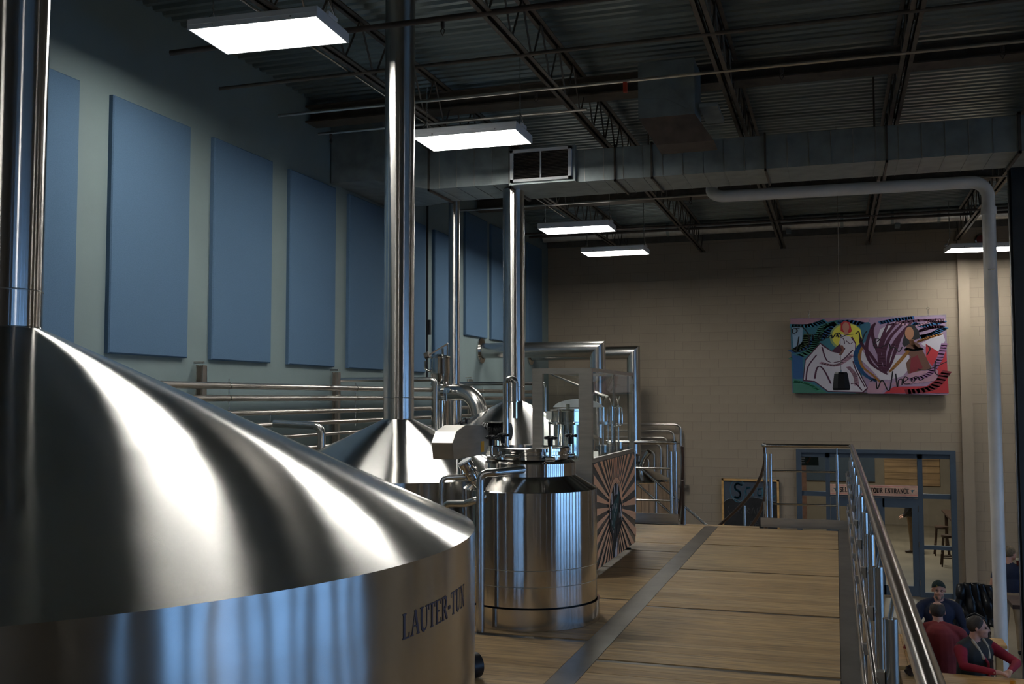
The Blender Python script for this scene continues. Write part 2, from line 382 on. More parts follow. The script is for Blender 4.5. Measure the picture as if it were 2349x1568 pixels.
# ------------------------------------------------------------------ acoustic panels
pl = None; Ys = [4.42, 6.10, 7.74, 9.37, 10.99, 12.60, 14.15]
wh = ['farthest left, half hidden by the exhaust stack of the lauter tun', 'wide one just left of the hanging lamp', 'second clear of the near exhaust stack',
      'third clear one, above the rail of wall pipes', 'fourth one, left of the middle exhaust stack', 'mostly behind the middle exhaust stack', 'fifth one with its edge right of the middle stack']
def panel(y, z, hh, label, grp, ww=1.2):
    mb = MB(); b = .012; x0 = WX; x1 = WX + .055
    a, c, d, e = y, y + ww, z, z + hh
    vs = [(x0, a, d), (x0, c, d), (x0, c, e), (x0, a, e), (x1 - b, a, d), (x1 - b, c, d), (x1 - b, c, e), (x1 - b, a, e), (x1, a + b, d + b), (x1, c - b, d + b), (x1, c - b, e - b), (x1, a + b, e - b)]
    fs = [(0, 1, 2, 3), (11, 10, 9, 8)]
    for i in range(4):
        j = (i + 1) % 4; fs += [(j, i, i + 4, j + 4), (j + 4, i + 4, i + 8, j + 8)]
    mb.add(vs, fs); o = mb.build('acoustic_panel', 'panel', origin=(x0, y, z)); tag(o, label, 'panel', grp)
labs = ['tall blue fabric wall panel right beside the leftmost exhaust stack', 'second tall blue fabric wall panel counted from the leftmost stack',
        'third tall blue fabric wall panel, above the first wall pipe bracket', 'fourth tall blue fabric wall panel, narrow with dark edge, left of the lamp chain',
        'fifth tall blue fabric wall panel, partly behind the middle exhaust stack', 'sixth tall blue fabric wall panel, just a strip showing right of the middle stack']
for y, l in zip([6.10, 7.74, 9.37, 10.99, 12.60, 14.15], labs): panel(y, 2.12, 2.45, l, 'blue acoustic panels along the left wall')
panel(15.75, 2.12, 2.45, 'tall blue fabric wall panel between the middle stack and the thin far stack', 'blue acoustic panels along the left wall')
panel(17.26, 2.86, 2.3, 'raised blue fabric wall panel above the flanged steam pipe', 'blue acoustic panels along the left wall')
panel(18.72, 2.86, 2.3, 'raised blue fabric wall panel just left of the rear exhaust stack', 'blue acoustic panels along the left wall')
panel(21.2, 2.86, 2.3, 'blue fabric wall panel nearest the far corner', 'blue acoustic panels along the left wall', 1.1)
tag(MB().tube([(WX + .05, 15.42, 2.0), (WX + .05, 15.42, 4.9), (WX + .05, 15.5, 5.5)], .02, 8).tube([(WX + .09, 15.42, 2.75), (WX + .09, 15.42, 3.0)], .03, 8).build('conduit', 'blacksoft'),
    'dark vertical conduit on the blue wall behind the lever valve vessel', 'conduit')

# ------------------------------------------------------------------ roof joists (bottom chord z 5.0, top chord 5.55)
def chord(mb, x, z, y0, y1):
    for sgn in (-1, 1):
        a = x + sgn * .012; b = x + sgn * .062
        mb.box(min(a, b), max(a, b), y0, y1, z, z + .008); mb.box(min(a, a + sgn * .008), max(a, a + sgn * .008), y0, y1, z, z + .05)
JX = [(-4.52, 'second from the left wall, above the row of lamps'), (-2.80, 'running between the middle stack and the ceiling heater'), (-1.04, 'passing beside the hanging heater box'),
      (.73, 'in the right half, above the white pipe'), (2.5, 'farthest right in view')]
rod = None
for k, (x, wl) in enumerate(JX):
    t = thing('roof_joist', 'brown open-web steel roof joist ' + wl, 'joist', (x, -6, 5.0), 'open-web steel joists under the roof')
    mb = MB(); chord(mb, x, 5.0, -6.9, 22.9); mb.build('bottom_chord', 'joist', t)
    mb = MB(); chord(mb, x, 5.50, -6.9, 22.9); mb.build('top_chord', 'joist', t)
    y = 5.4; i = 0
    while y < 22.6:
        z0, z1 = (5.03, 5.53) if i % 2 == 0 else (5.53, 5.03)
        if rod is None:
            rod = MB().tube([(0, 0, 0), (0, .33, .5)], .011, 6).build('web_rod', 'joist'); rod.parent = t
            rodb = MB().tube([(0, 0, .5), (0, .33, 0)], .011, 6).build('web_rod', 'joist'); rodb.parent = t
            rod.location = (0, y + 6, .03); rodb.location = (0, y + 6.33, .03); i += 2; y += .66; continue
        share(rod if i % 2 == 0 else rodb, t, (0, y + 6, .03)); y += .33; i += 1
    mb = MB(); y = -6.8
    while y < 5.2: mb.tube([(x, y, 5.03), (x, y + .33, 5.53)], .011, 5).tube([(x, y + .33, 5.53), (x, y + .66, 5.03)], .011, 5); y += .66
    mb.build('web_bracing', 'joist', t, kind='stuff')
# girder across the hall
mb = MB(); mb.box(WX, RX, 11.42, 11.72, 5.28, 5.30); mb.box(WX, RX, 11.42, 11.72, 5.48, 5.50); mb.box(WX, RX, 11.56, 11.58, 5.30, 5.48)
tag(mb.build('roof_girder', 'joist'), 'wide flat steel girder crossing the hall in front of the big duct', 'girder')
mb = MB(); mb.box(WX, RX, 17.9, 18.15, 5.28, 5.30); mb.box(WX, RX, 17.9, 18.15, 5.48, 5.50); mb.box(WX, RX, 18.01, 18.03, 5.30, 5.48)
tag(mb.build('roof_girder', 'joist'), 'dark steel girder crossing the hall beyond the big duct', 'girder')
# bridging lines and sprinkler pipes
for y, z, r, x0, lab, nm, m in [
    (7.98, 5.0, .028, -6.0, 'thick dark sprinkler pipe crossing nearest, beside the big lamp', 'sprinkler_pipe', 'rust'),
    (9.08, 5.0, .020, -6.2, 'thin bridging rod crossing under the joists above the second lamp', 'bridging_rod', 'joist'),
    (10.18, 5.0, .017, -6.15, 'bright-lit pipe crossing behind the middle stack, bent down at the wall', 'sprinkler_pipe', 'pipe'),
    (11.05, 5.0, .018, -6.1, 'short thin rod ending in mid air left of the middle stack', 'bridging_rod', 'pipe'),
    (14.4, 5.0, .018, -6.3, 'thin rod crossing just beyond the big duct', 'bridging_rod', 'joist'),
    (16.4, 5.0, .018, -6.3, 'bright thin rod crossing above the two far lamps', 'bridging_rod', 'pipe'),
    (19.2, 5.0, .022, -6.3, 'dark rod crossing in front of the far spiral duct', 'bridging_rod', 'rust'),
    (20.8, 5.2, .026, -6.3, 'farthest dark pipe crossing under the joists', 'sprinkler_pipe', 'rust')]:
    x1 = -2.65 if y == 11.05 else RX - .1
    P = [(x0, y, z), (x1, y, z)]
    tag(MB().tube(P, r, 8).build(nm, m), lab, 'pipe', 'pipes and rods crossing under the roof')
def sprinkler(x, y, z, lab):
    t = thing('ceiling_sprinkler', lab, 'sprinkler', (x, y, z - .12), 'upright and pendant sprinklers')
    MB().tube([(x, y, z), (x, y, z - .05)], .018, 8).build('nipple', 'rust', t)
    MB().tube([(x, y, z - .05), (x - .02, y, z - .08), (x, y, z - .12), (x + .02, y, z - .08), (x, y, z - .05)], .006, 6).build('frame', 'rust', t)
sprinkler(-3.2, 7.98, 4.97, 'small pendant sprinkler hanging right of the middle stack near the top')
sprinkler(-3.0, 10.18, 4.97, 'small pendant sprinkler hanging above the louvred vent')
sprinkler(-.45, 10.18, 4.97, 'small pendant sprinkler right of the hanging heater box')
sprinkler(1.55, 10.18, 4.97, 'small pendant sprinkler near the top right corner')
sprinkler(-5.9, 11.0, 4.97, 'brass sprinkler pair against the wide duct at the left wall')
sprinkler(-2.2, 16.4, 4.98, 'small pendant sprinkler between the duct and the two far lamps')

# ------------------------------------------------------------------ big rectangular duct
t = thing('air_duct', 'long rectangular galvanised duct crossing the hall under the joists', 'duct', (0, 12.1, 4.4))
MB().box(-3.93, 5.2, 12.1, 12.95, 4.40, 4.80).build('duct_run', 'galv', t)
MB().box(-5.05, -3.93, 12.1, 12.95, 4.44, 4.95).build('duct_run', 'galv', t)
mb = MB(); A = [(-6.48, 12.1, 4.62), (-6.48, 14.0, 4.62), (-6.48, 14.0, 5.58), (-6.48, 12.1, 5.58)]; B = [(-5.85, 12.1, 4.62), (-5.85, 14.0, 4.62), (-5.85, 14.0, 5.58), (-5.85, 12.1, 5.58)]
D_ = [(-5.05, 12.1, 4.44), (-5.05, 12.95, 4.44), (-5.05, 12.95, 4.95), (-5.05, 12.1, 4.95)]
vs = A + B + D_; fs = [(0, 1, 2, 3), (8, 11, 10, 9)]
for k in (0, 4):
    for i in range(4): j = (i + 1) % 4; fs.append((k + i, k + 4 + i, k + 4 + j, k + j))
mb.add(vs, fs); mb.build('duct_transition', 'galv', t)
for x, w_ in [(-5.05, .02), (-3.93, .03), (-2.56, .022), (-2.10, .022), (-.75, .022), (.60, .022), (1.97, .03), (3.3, .02)]:
    mb = MB(); z1 = 4.95 if x < -3.9 else 4.80; z0 = 4.44 if x < -5 else 4.40
    mb.box(x, x + w_, 12.07, 12.98, z0 - .03, z0); mb.box(x, x + w_, 12.07, 12.98, z1, z1 + .03); mb.box(x, x + w_, 12.07, 12.10, z0 - .03, z1 + .03); mb.box(x, x + w_, 12.95, 12.98, z0 - .03, z1 + .03)
    mb.build('flange', 'joist', t)
x = -4.9
while x < 3.2:
    if not (-3.95 < x < -3.0):
        z1 = 4.94 if x < -3.93 else 4.80
        MB().box(x, x + .006, 12.093, 12.1, 4.44 if x < -3.93 else 4.405, z1 - .01).build('seam', 'pipe', t)
        MB().box(x, x + .006, 12.1, 12.95, (4.44 if x < -3.93 else 4.40) - .006, (4.44 if x < -3.93 else 4.40)).build('seam', 'galv', t)
    x += .245
for x in (-5.4, -2.2, .5, 2.9):
    MB().tube([(x, 12.5, 4.8), (x, 12.5, 5.5)], .012, 6).build('hanger_rod', 'joist', t)
# louvred vent
g = thing('air_vent', 'louvred return air grille in a pale frame on the front of the duct', 'vent', (-3.47, 12.0, 4.4))
MB().box(-3.90, -3.04, 12.02, 12.10, 4.40, 4.86).build('collar', 'galv', g)
mb = MB(); a, b, c, d = -3.88, -3.08, 4.425, 4.835
for q in ((a, a + .04, c, d), (b - .04, b, c, d)): mb.box(q[0], q[1], 11.97, 12.02, q[2], q[3])
for q in ((c, c + .035), (d - .035, d)): mb.box(a, b, 11.97, 12.02, *q)
mb.box((a + b) / 2 - .007, (a + b) / 2 + .007, 11.972, 12.02, c, d)
mb.build('frame', 'white', g, label='pale grey grille frame')
MB().box(a + .03, b - .03, 12.016, 12.02, c + .02, d - .02).build('backing', 'black', g)
mb = MB().prism([(a + .04, 11.985, 0), (a + .04, 12.012, .012), (a + .04, 12.014, .010), (a + .04, 11.987, -.002)], (b - a - .08, 0, 0))
sl = mb.build('slat', 'darksteel', g); sl.location = (0, 0, 0)
sl.location = Vector((0, 0, 4.466)) - Vector((0, 0, 0)) ; sl.data.transform(Matrix.Translation(Vector(g['_o']))); sl.location = Vector((0, 0, 4.466)) - Vector(g['_o'])
for k in range(1, 19): share(sl, g, Vector((0, 0, 4.466 + k * .0182)) - Vector(g['_o']))
# hanging heater / intake box
t = thing('ceiling_heater', 'square galvanised air intake box hanging from the roof with a dark mouth', 'heater', (-1.55, 11.0, 4.45))
MB().box(-2.02, -1.40, 10.85, 11.40, 4.78, 5.40).build('casing', 'galv', t)
mb = MB(); A = [(-2.02, 10.85, 4.78), (-1.40, 10.85, 4.78), (-1.40, 11.40, 4.78), (-2.02, 11.40, 4.78)]; B = [(-1.86, 11.05, 4.52), (-1.22, 11.05, 4.52), (-1.22, 11.42, 4.50), (-1.86, 11.42, 4.50)]
mb.add(A + B, [(i, (i + 1) % 4, (i + 1) % 4 + 4, i + 4) for i in range(4)] + [(4, 5, 6, 7)]); mb.build('mouth', 'rust', t, label='dark brown tapering mouth')  # mouth coloured darker brown than the galvanised casing
MB().prism([(-2.02, 10.849, 5.0), (-1.71, 10.83, 4.97), (-1.40, 10.849, 4.8), (-1.71, 10.83, 5.16)], (0, .004, 0)).build('stiffener', 'galv', t)
MB().box(-1.36, -1.16, 10.9, 11.6, 4.86, 4.90).build('bracket', 'galv', t)
tag(MB().box(-2.05, -2.01, 10.16, 10.20, 4.88, 4.985).build('red_tag', 'red'), 'small red fire tag on the pipe beside the heater box', 'tag')

# far spiral duct
t = thing('spiral_duct', 'long silver round duct slung below the roof along the far wall', 'duct', (0, 22.3, 5.3))
MB().tube([(WX + .1, 22.3, 5.46), (9, 22.3, 5.46)], .145, 20).build('duct_run', mat('bright_spiral_duct', (.62, .60, .56), .38, .6), t)
for x in (-3.5, .2, 1.2, 2.1, 3.6): MB().tube([(x - .03, 22.3, 5.46), (x + .03, 22.3, 5.46)], .152, 20).build('band', 'galv', t)
for x in (-3.0, -.9, 1.3, 3.0): MB().box(x - .05, x + .05, 22.2, 22.4, 5.24, 5.32).build('hanger', 'galv', t)
# bracing joist ends near far wall
# white pipe
t = thing('white_pipe', 'fat white-painted pipe running below the duct and dropping to the taproom floor', 'pipe', (2.05, 15, FZ))
MB().tube([(-1.72, 15.9, 5.5), (-1.72, 15.0, 4.68), (2.05, 15.0, 4.66), (2.05, 15.0, FZ)], .086, 24, bend=.22).build('pipe_run', 'pvc', t)
MB().tube([(2.05, 15.0, 4.30), (2.05, 15.0, 4.20)], .098, 24).build('coupling', 'pvc', t)
MB().box(2.01, 2.09, 14.905, 14.925, 3.42, 3.44).build('clip', 'steel', t)
# steel column
t = thing('steel_column', 'dark navy steel column at the right edge of the frame', 'column', (2.55, 15.6, FZ))
mb = MB(); mb.box(2.42, 2.80, 15.5, 15.52, FZ, 5.5); mb.box(2.42, 2.80, 15.74, 15.76, FZ, 5.5); mb.box(2.60, 2.62, 15.52, 15.74, FZ, 5.5)
mb.build('shaft', 'column', t)
MB().tube([(2.39, 15.55, FZ), (2.39, 15.55, 5.0)], .014, 8).build('conduit', 'pipe', t)

# ------------------------------------------------------------------ hanging LED lamps
def lamp_proto(x, y, z, label, rz):
    t = thing('high_bay_lamp', label, 'lamp', (0, 0, 0), 'hanging high-bay lamps')
    L, W = .61, .33
    mb = MB()   # shallow tray with upright sides and a chamfered top
    vs = [(-L, -W, 0), (L, -W, 0), (L, W, 0), (-L, W, 0), (-L, -W, .075), (L, -W, .075), (L, W, .075), (-L, W, .075), (-L + .01, -W + .03, .09), (L - .01, -W + .03, .09), (L - .01, W - .03, .09), (-L + .01, W - .03, .09)]
    mb.add(vs, [(8, 9, 10, 11)] + [(i, (i + 1) % 4, (i + 1) % 4 + 4, i + 4) for i in range(4)] + [(i + 4, (i + 1) % 4 + 4, (i + 1) % 4 + 8, i + 8) for i in range(4)])
    mb.box(-L, L, -W, -W + .014, -.012, .0); mb.box(-L, L, W - .014, W, -.012, 0); mb.box(-L, -L + .014, -W, W, -.012, 0); mb.box(L - .014, L, -W, W, -.012, 0)
    mb.box(-L - .002, L + .002, -W - .004, -W + .004, .028, .034)
    mb.build('housing', 'white', t)
    MB().box(-L + .013, L - .013, -W + .013, W - .013, -.002, .002).build('diffuser', 'lens', t, label='glowing white diffuser')
    MB().box(-.5, .5, -.10, -.04, .091, .094).box(-.5, .5, .04, .10, .091, .094).build('uplight_slot', 'slot', t, label='glowing slots in the top')
    for sx in (-1, 1):
        MB().box(sx * L - .03, sx * L + .0, -.09, .09, .09, .125).build('end_bracket', 'white', t)
        MB().tube([(sx * (L - .02), -.12, .10), (sx * (L - .05), 0, .26), (sx * (L - .02), .12, .10)], .006, 6).build('hanger', 'steel', t)
        mb = MB(); q = .26
        while q < 5.55 - 4.9 + (.0):
            mb.tube([(sx * (L - .05) - .004, 0, q), (sx * (L - .05) + .004, 0, q + .03)], .0055, 5); q += .028
        mb.build('chain', 'steel', t)
        for sy in (-1, 1): MB().ball((sx * L * .6, sy * (W - .004), .012), .009, 8).build('latch', 'steel', t)
    t.location = (x, y, z); t.rotation_euler = (0, 0, rz); t['_o'] = (x, y, z); return t
L0 = lamp_proto(-4.70, 7.62, 4.90, 'largest glowing lamp, hanging at top left between two stacks', math.radians(3.5))
for x, y, z, rz, lab in [
    (-3.86, 10.55, 4.62, 1, 'glowing lamp half hidden behind the middle stack, below the single chain'),
    (-4.13, 16.45, 4.56, 1, 'nearer and larger of the two glowing lamps beyond the duct'),
    (-4.00, 18.95, 4.50, 0, 'farther, smaller and lower of the two glowing lamps beyond the duct'),
    (2.78, 21.6, 4.62, 6, 'glowing lamp at the right, crossed by the white pipe')]:
    dup(L0, (x, y, z), lab, math.radians(rz))
for x, y, l in [(-4.6, -3.0, 'behind the viewer over the vessels'), (7.5, 20.0, 'far right over the taproom'), (5.5, 3.0, 'over the near taproom'), (5.5, 12.5, 'over the middle of the taproom'), (.5, -3.0, 'behind the viewer over the platform')]:
    dup(L0, (x, y, 4.9), 'glowing lamp outside the frame, ' + l, 0)
# long drop chains up to the roof for the lower lamps
for x, y, z, l in [(-3.30, 10.56, 4.85, 'to the right end of the lamp behind the middle stack'), (-4.69, 16.44, 4.80, 'to the left end of the larger lamp beyond the duct'), (-3.57, 16.46, 4.80, 'to the right end of the larger lamp beyond the duct'),
                   (-4.56, 18.95, 4.75, 'to the left end of the smallest lamp beyond the duct'), (-3.44, 18.95, 4.75, 'to the right end of the smallest lamp beyond the duct'), (2.22, 21.55, 4.85, 'to the left end of the lamp at the right')]:
    tag(MB().tube([(x, y, z), (x, y, 5.6)], .006, 5).build('drop_chain', 'steel'), 'thin chain from the roof ' + l, 'chain', 'thin chains holding the lamps')
# pipe rack conduit of cable beside j1
tag(MB().tube([(-4.66, 6.4, 5.02), (-4.66, 11.9, 5.02)], .012, 6).tube([(-4.66, 13.0, 5.0), (-4.66, 17.6, 5.0)], .012, 6).build('cable_tray', 'steel'), 'thin bright conduit clipped along the joist over the lamps', 'conduit')

# ================================================================== brewing platform
CIR = [(-3.96, 3.97, 2.365), (-3.9, 8.66, 1.2), (-3.94, 12.4, 1.35)]
def xcut(y, x0):
    x = x0
    for cx, cy, r in CIR:
        for yy in (y - .07, y, y + .07):
            d = abs(yy - cy)
            if d < r + .02: x = max(x, cx + math.sqrt((r + .02) ** 2 - d * d))
    return x
dk = thing('brewing_platform', 'raised timber-decked brewing platform with steel strips', 'platform', (0, 7, -.3))
MB().box(-1.68, -1.51, .4, 13.56, -.03, 0).build('floor_strip', 'darksteel', dk, label='long dark steel strip')
MB().box(0, .115, .4, 13.66, -.03, .0).build('edge_strip', 'darksteel', dk, label='dark steel edge strip')
MB().box(.115, .125, .4, 13.66, -.16, .012).build('fascia', 'darksteel', dk)
MB().box(-6.2, .10, .4, 13.6, -.14, -.06).build('subframe', 'blacksoft', dk)
def rows(x0, x1, bounds, left):
    for a, b in zip(bounds[:-1], bounds[1:]):
        MB().box((xcut((a[1]), x0) if left else x0), x1, a[0] + .004, a[1] - .004, -.03, -.006).build('cross_strip', 'darksteel', dk)
        n = max(1, round((b[0] - a[1]) / .142)); h = (b[0] - a[1]) / n
        for i in range(n):
            y0 = a[1] + i * h; xa = xcut(y0 + h / 2, x0) if left else x0
            if xa < x1 - .05:
                MB().bbox(xa + .002, x1 - .003, y0 + .0008, y0 + h - .0008, -.03, random.uniform(-.0012, 0), .0015).build('plank', random.choice(['plank', 'plank', 'plank_b']), dk)
rows(-1.51, 0, [(2.76, 2.84), (4.56, 4.64), (6.42, 6.49), (8.20, 8.26), (10.07, 10.12), (11.84, 11.89), (13.52, 13.56)], False)
rows(-5.9, -1.68, [(3.2, 3.28), (5.0, 5.08), (6.88, 6.97), (8.40, 8.46), (9.97, 10.01), (11.15, 11.20), (11.80, 11.84), (13.52, 13.56)], True)
MB().box(-1.95, -.99, 13.56, 13.72, -.04, -.002).build('step_nosing', 'plank', dk)
mb = MB(); mb.box(-5.8, -1.98, 13.58, 13.63, -.1, .0); mb.build('end_beam', 'darksteel', dk)
for x in (-5.6, -1.9, .05):
    for y in (1, 5, 9, 13.4): MB().box(x - .05, x + .05, y - .05, y + .05, FZ, -.14).build('leg', 'steel', dk)

# railings
def rail_thing(lab, loc): return thing('guard_rail', lab, 'railing', loc)
t = rail_thing('long stainless side railing running away along the right edge of the platform', (.17, 2, -.1))
MB().tube([(.185, .9, 1.07), (.185, 13.62, 1.07)], .030, 20, bend=.05).build('handrail', 'rail', t)
y = 1.5; pr = None
for y in (1.5, 2.62, 3.74, 4.86, 5.98, 7.10, 8.22, 9.34, 10.46, 11.58, 12.70, 13.60):
    MB().tube([(.165, y, -.14), (.165, y, .93)], .025, 14).build('post', 'steel', t)
    MB().tube([(.165, y, .93), (.185, y, 1.05)], .008, 8).build('handrail_pin', 'steel', t)
    for z in (.30, .72):
        MB().box(.115, .142, y - .02, y + .02, z - .03, z + .03).build('rail_clamp', 'sheet', t)
for z in (.30, .72):
    MB().tube([(.112, .9, z), (.112, 13.6, z)], .013, 10).build('midrail', 'rail', t)
mb = MB()
t = rail_thing('short stainless railing with a kick plate at the far end, right of the stair gap', (-.4, 13.7, 0))
MB().tube([(-.93, 13.95, 1.065), (-.93, 13.72, 1.065), (.185, 13.72, 1.065), (.185, 13.60, 1.065)], .025, 16, bend=.05).build('handrail', 'rail', t)
for x in (-.895, -.835, .0):
    MB().tube([(x, 13.72, 0), (x, 13.72, .955)], .021, 14).build('post', 'steel', t)
    if x != -.835: MB().tube([(x, 13.72, .955), (x, 13.72, 1.05)], .008, 8).build('handrail_pin', 'steel', t)
for z in (.30, .73): MB().tube([(-.83, 13.72, z), (0, 13.72, z)], .013, 10).build('midrail', 'rail', t)
MB().box(-.97, .12, 13.66, 13.675, 0, .12).build('kick_plate', 'sheet', t)
t = rail_thing('short stainless railing with a kick plate beside the sunburst cabinet, left of the stair gap', (-2.3, 13.7, 0))
MB().tube([(-3.1, 13.72, 1.085), (-2.085, 13.72, 1.085), (-2.085, 14.0, 1.08)], .025, 16, bend=.05).build('handrail', 'rail', t)
for x in (-2.65, -2.15, -2.085):
    MB().tube([(x, 13.72, 0), (x, 13.72, .965)], .020, 14).build('post', 'steel', t)
MB().tube([(-2.085, 13.72, .965), (-2.085, 13.72, 1.07)], .008, 8).build('handrail_pin', 'steel', t)
for z in (.30, .735): MB().tube([(-2.65, 13.72, z), (-2.15, 13.72, z)], .013, 10).build('midrail', 'rail', t)
MB().box(-3.1, -2.05, 13.66, 13.675, 0, .13).build('kick_plate', 'sheet', t)
# stair down from the gap, turning to the left, with curved brown handrails
t = thing('spiral_stair', 'curved stair going down behind the platform, with brown bent handrails', 'stair', (-1.5, 15, FZ))
cx_, cy_ = -2.35, 14.1
def sp(r, k, dz): # angle sweeps from east round to north-west while dropping
    a = k * 2.2; return (cx_ + r * math.cos(a), cy_ + r * math.sin(a) * 1.3, dz - 2.5 * k)
for r, m_ in ((1.42, 'strap'),):
    for dz, lab in ((1.02, 'handrail'), (.55, 'midrail'), (.1, 'stringer')):
        MB().tube([sp(r, k / 24, dz) for k in range(25)], .024 if dz != .1 else .03, 10).build(lab, m_, t)
for dz, lab in ((1.02, 'handrail'), (.55, 'midrail')):
    MB().tube([sp(.30, k / 24, dz) for k in range(25)], .02, 10).build(lab, 'strap', t)
for k in range(13):
    kk = (k + .5) / 13; a0, a1 = k / 13 * 2.2, (k + 1) / 13 * 2.2; z = -2.5 * (k + 1) / 14
    P = [(cx_ + r * math.cos(a), cy_ + r * math.sin(a) * 1.3, z) for r, a in ((.34, a0), (1.4, a0), (1.4, a1), (.34, a1))]
    MB().prism(P, (0, 0, -.04)).build('tread', 'plank', t)
    if k % 3 == 1:
        p = sp(1.42, kk, 0); MB().tube([(p[0], p[1], p[2] - .05), (p[0], p[1], p[2] + .96)], .02, 12).build('post', 'steel', t)
t = thing('slanted_rail', 'pair of slanting stainless stair rails beyond the platform, left of the gap', 'railing', (-2.5, 16, FZ))
MB().tube([(-3.2, 16.0, .75), (-1.9, 16.0, -.35)], .022, 10).build('handrail', 'steel', t)
MB().tube([(-3.2, 16.0, .45), (-1.9, 16.0, -.65)], .018, 10).build('midrail', 'steel', t)
for x in (-2.75, -2.3): MB().tube([(x, 16.0, FZ), (x, 16.0, .75 - (x + 3.2) * .846)], .02, 10).build('post', 'steel', t)

# ================================================================== brewing vessels
def vessel(name, lab, cx, cy, R, zr, zn, rs, zt, seam, z0=-2.2, n=128, grp=None):
    t = thing(name, lab, 'tank', (cx, cy, z0), grp)
    o = (cx, cy, 0)
    MB().lathe([(R, z0), (R, zr)], (cx, cy, 0), n).lathe([(0, z0), (R, z0)], (cx, cy, 0), n).build('shell', 'brushed', t, origin=o)
    m = 10; pr = [(R + .004, zr - .008), (R + .004, zr + .002)]
    # cone, slightly domed towards the rim
    pr = [(R, zr)]
    for i in range(1, m + 1):
        u = i / m; r = R + (rs - R) * u; pr.append((r, zr + (zn - zr) * u + .0 * math.sin(PI * u)))
    vs = []; mb = MB()
    for r, z in pr:
        for k in range(n): a = 2 * PI * k / n; vs.append((cx + r * math.cos(a), cy + r * math.sin(a), z))
    mb.add(vs, [(i * n + k, i * n + (k + 1) % n, (i + 1) * n + (k + 1) % n, (i + 1) * n + k) for i in range(m) for k in range(n)], True)
    mb.build('cone_lid', 'brushed', t, origin=o)
    st = MB().lathe([(rs, zn - .01), (rs, zt)], (cx, cy, 0), 64).build('exhaust_stack', 'brushed_tube', t, origin=o)
    MB().lathe([(rs + .0015, seam - .004), (rs + .0025, seam), (rs + .0015, seam + .004)], (cx, cy, 0), 64).build('weld_seam', 'steel', st, origin=o)
    MB().lathe([(rs + .002, zn - .006), (rs + .003, zn), (rs + .002, zn + .005)], (cx, cy, 0), 64).build('weld_seam', 'polished', st, origin=o)
    return t
t1 = vessel('lauter_tun', 'huge brushed steel vessel with a conical lid filling the lower left foreground', -3.96, 3.97, 2.365, 1.045, 2.045, .190, 5.6, 2.23, n=192)
t2 = vessel('brew_kettle', 'brushed steel cone-topped kettle with the tall middle exhaust stack', -3.91, 8.66, 1.2, 1.0, 1.50, .143, 5.6, 1.70)
t3 = vessel('whirlpool_tank', 'rear brushed steel cone-topped tank whose stack ends under the duct', -3.97, 12.4, 1.33, 1.08, 1.655, .141, 4.42, 1.84)
# lettering wrapped on the lauter tun
cx, cy, R = -3.96, 3.97, 2.365
a0, a1 = math.radians(-8.2), math.radians(8.6); z0, z1 = .757, .850
its = text_items('LAUTER-TUN', 0, 0, 1, (.035, .03, .05), .16, .06, .10, total=(a1 - a0) * R / (z1 - z0))
ob = print_mesh('lettering', t1, (0, 0, 0), (1, 0, 0), (0, 1, 0), (0, 0, 1), its, gap=.004)
me = ob.data; o = Vector(t1['_o'])
for v in me.vertices:
    p = v.co + o; s = (z1 - z0); a = a0 + p.x * s / R; r = R + .0012
    v.co = Vector((cx + r * math.cos(a), cy + r * math.sin(a), z0 + p.y * s)) - o
ob['label'] = 'dark serif lettering reading LAUTER-TUN'
# dark foot behind the tun at the bottom
t = thing('castor_wheel', 'black rubber wheel edge just right of the lauter tun at the bottom', 'wheel', (-2.13, 5.80, 0))
MB().tube([(-2.15, 5.78, .075), (-2.11, 5.84, .075)], .075, 24).build('tyre', 'black', t)
MB().tube([(-2.11, 5.84, .075), (-2.105, 5.847, .075)], .04, 20).build('hub', 'steel', t)

# small standing vessel in the foreground of the platform
cx, cy = -2.294, 7.578
t = thing('lidded_vessel', 'small round stainless vessel with a clamped lid standing on the planks', 'tank', (cx, cy, 0)); o = (cx, cy, 0)
MB().lathe([(.0, .002), (.540, .002), (.540, .155), (.524, .155)], o, 96).build('base_ring', 'brushed_fine', t, origin=o)
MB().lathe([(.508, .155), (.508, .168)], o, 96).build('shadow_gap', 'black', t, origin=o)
MB().lathe([(.522, .165), (.522, .995), (.514, 1.003)], o, 96).build('shell', 'brushed_fine', t, origin=o)
MB().lathe([(.514, 1.003), (.356, 1.100)], o, 96).build('shoulder', 'brushed_fine', t, origin=o)
MB().lathe([(.356, 1.095), (.356, 1.195), (.336, 1.210), (.31, 1.222)], o, 96).build('collar', 'brushed_fine', t, origin=o)
MB().lathe([(.298, 1.215), (.298, 1.240), (.312, 1.243), (.312, 1.256), (.298, 1.259), (.298, 1.282), (.316, 1.286), (.316, 1.308), (.298, 1.315)], o, 96).build('lid_ring', 'polished', t, origin=o)
MB().lathe([(.298, 1.313), (.28, 1.316), (.12, 1.326), (0, 1.329)], o, 96).build('lid', 'polished', t, origin=o)
def knob(x, y, z, par, s=1.0):
    mb = MB(); mb.lathe([(0, .028 * s), (.020 * s, .026 * s), (.022 * s, .012 * s), (.016 * s, 0), (.015 * s, -.035 * s), (0, -.035 * s)], (x, y, z), 16)
    for i in range(5): a = i * 2 * PI / 5 + .3; mb.ball((x + .030 * s * math.cos(a), y + .030 * s * math.sin(a), z + .014 * s), .014 * s, 8, (1, 1, .7))
    return mb.build('knob', 'black', par, label='black star knob')
for a in (229, 313, 146, 38):
    a = math.radians(a); x = cx + .348 * math.cos(a); y = cy + .348 * math.sin(a)
    cl = MB().tube([(x, y, 1.215), (x, y, 1.345)], .013, 10).tube([(x - .032, y, 1.232), (x + .032, y, 1.232)], .022, 12).build('clamp_bolt', 'polished', t)
    knob(x, y, 1.375, cl, 1.3)
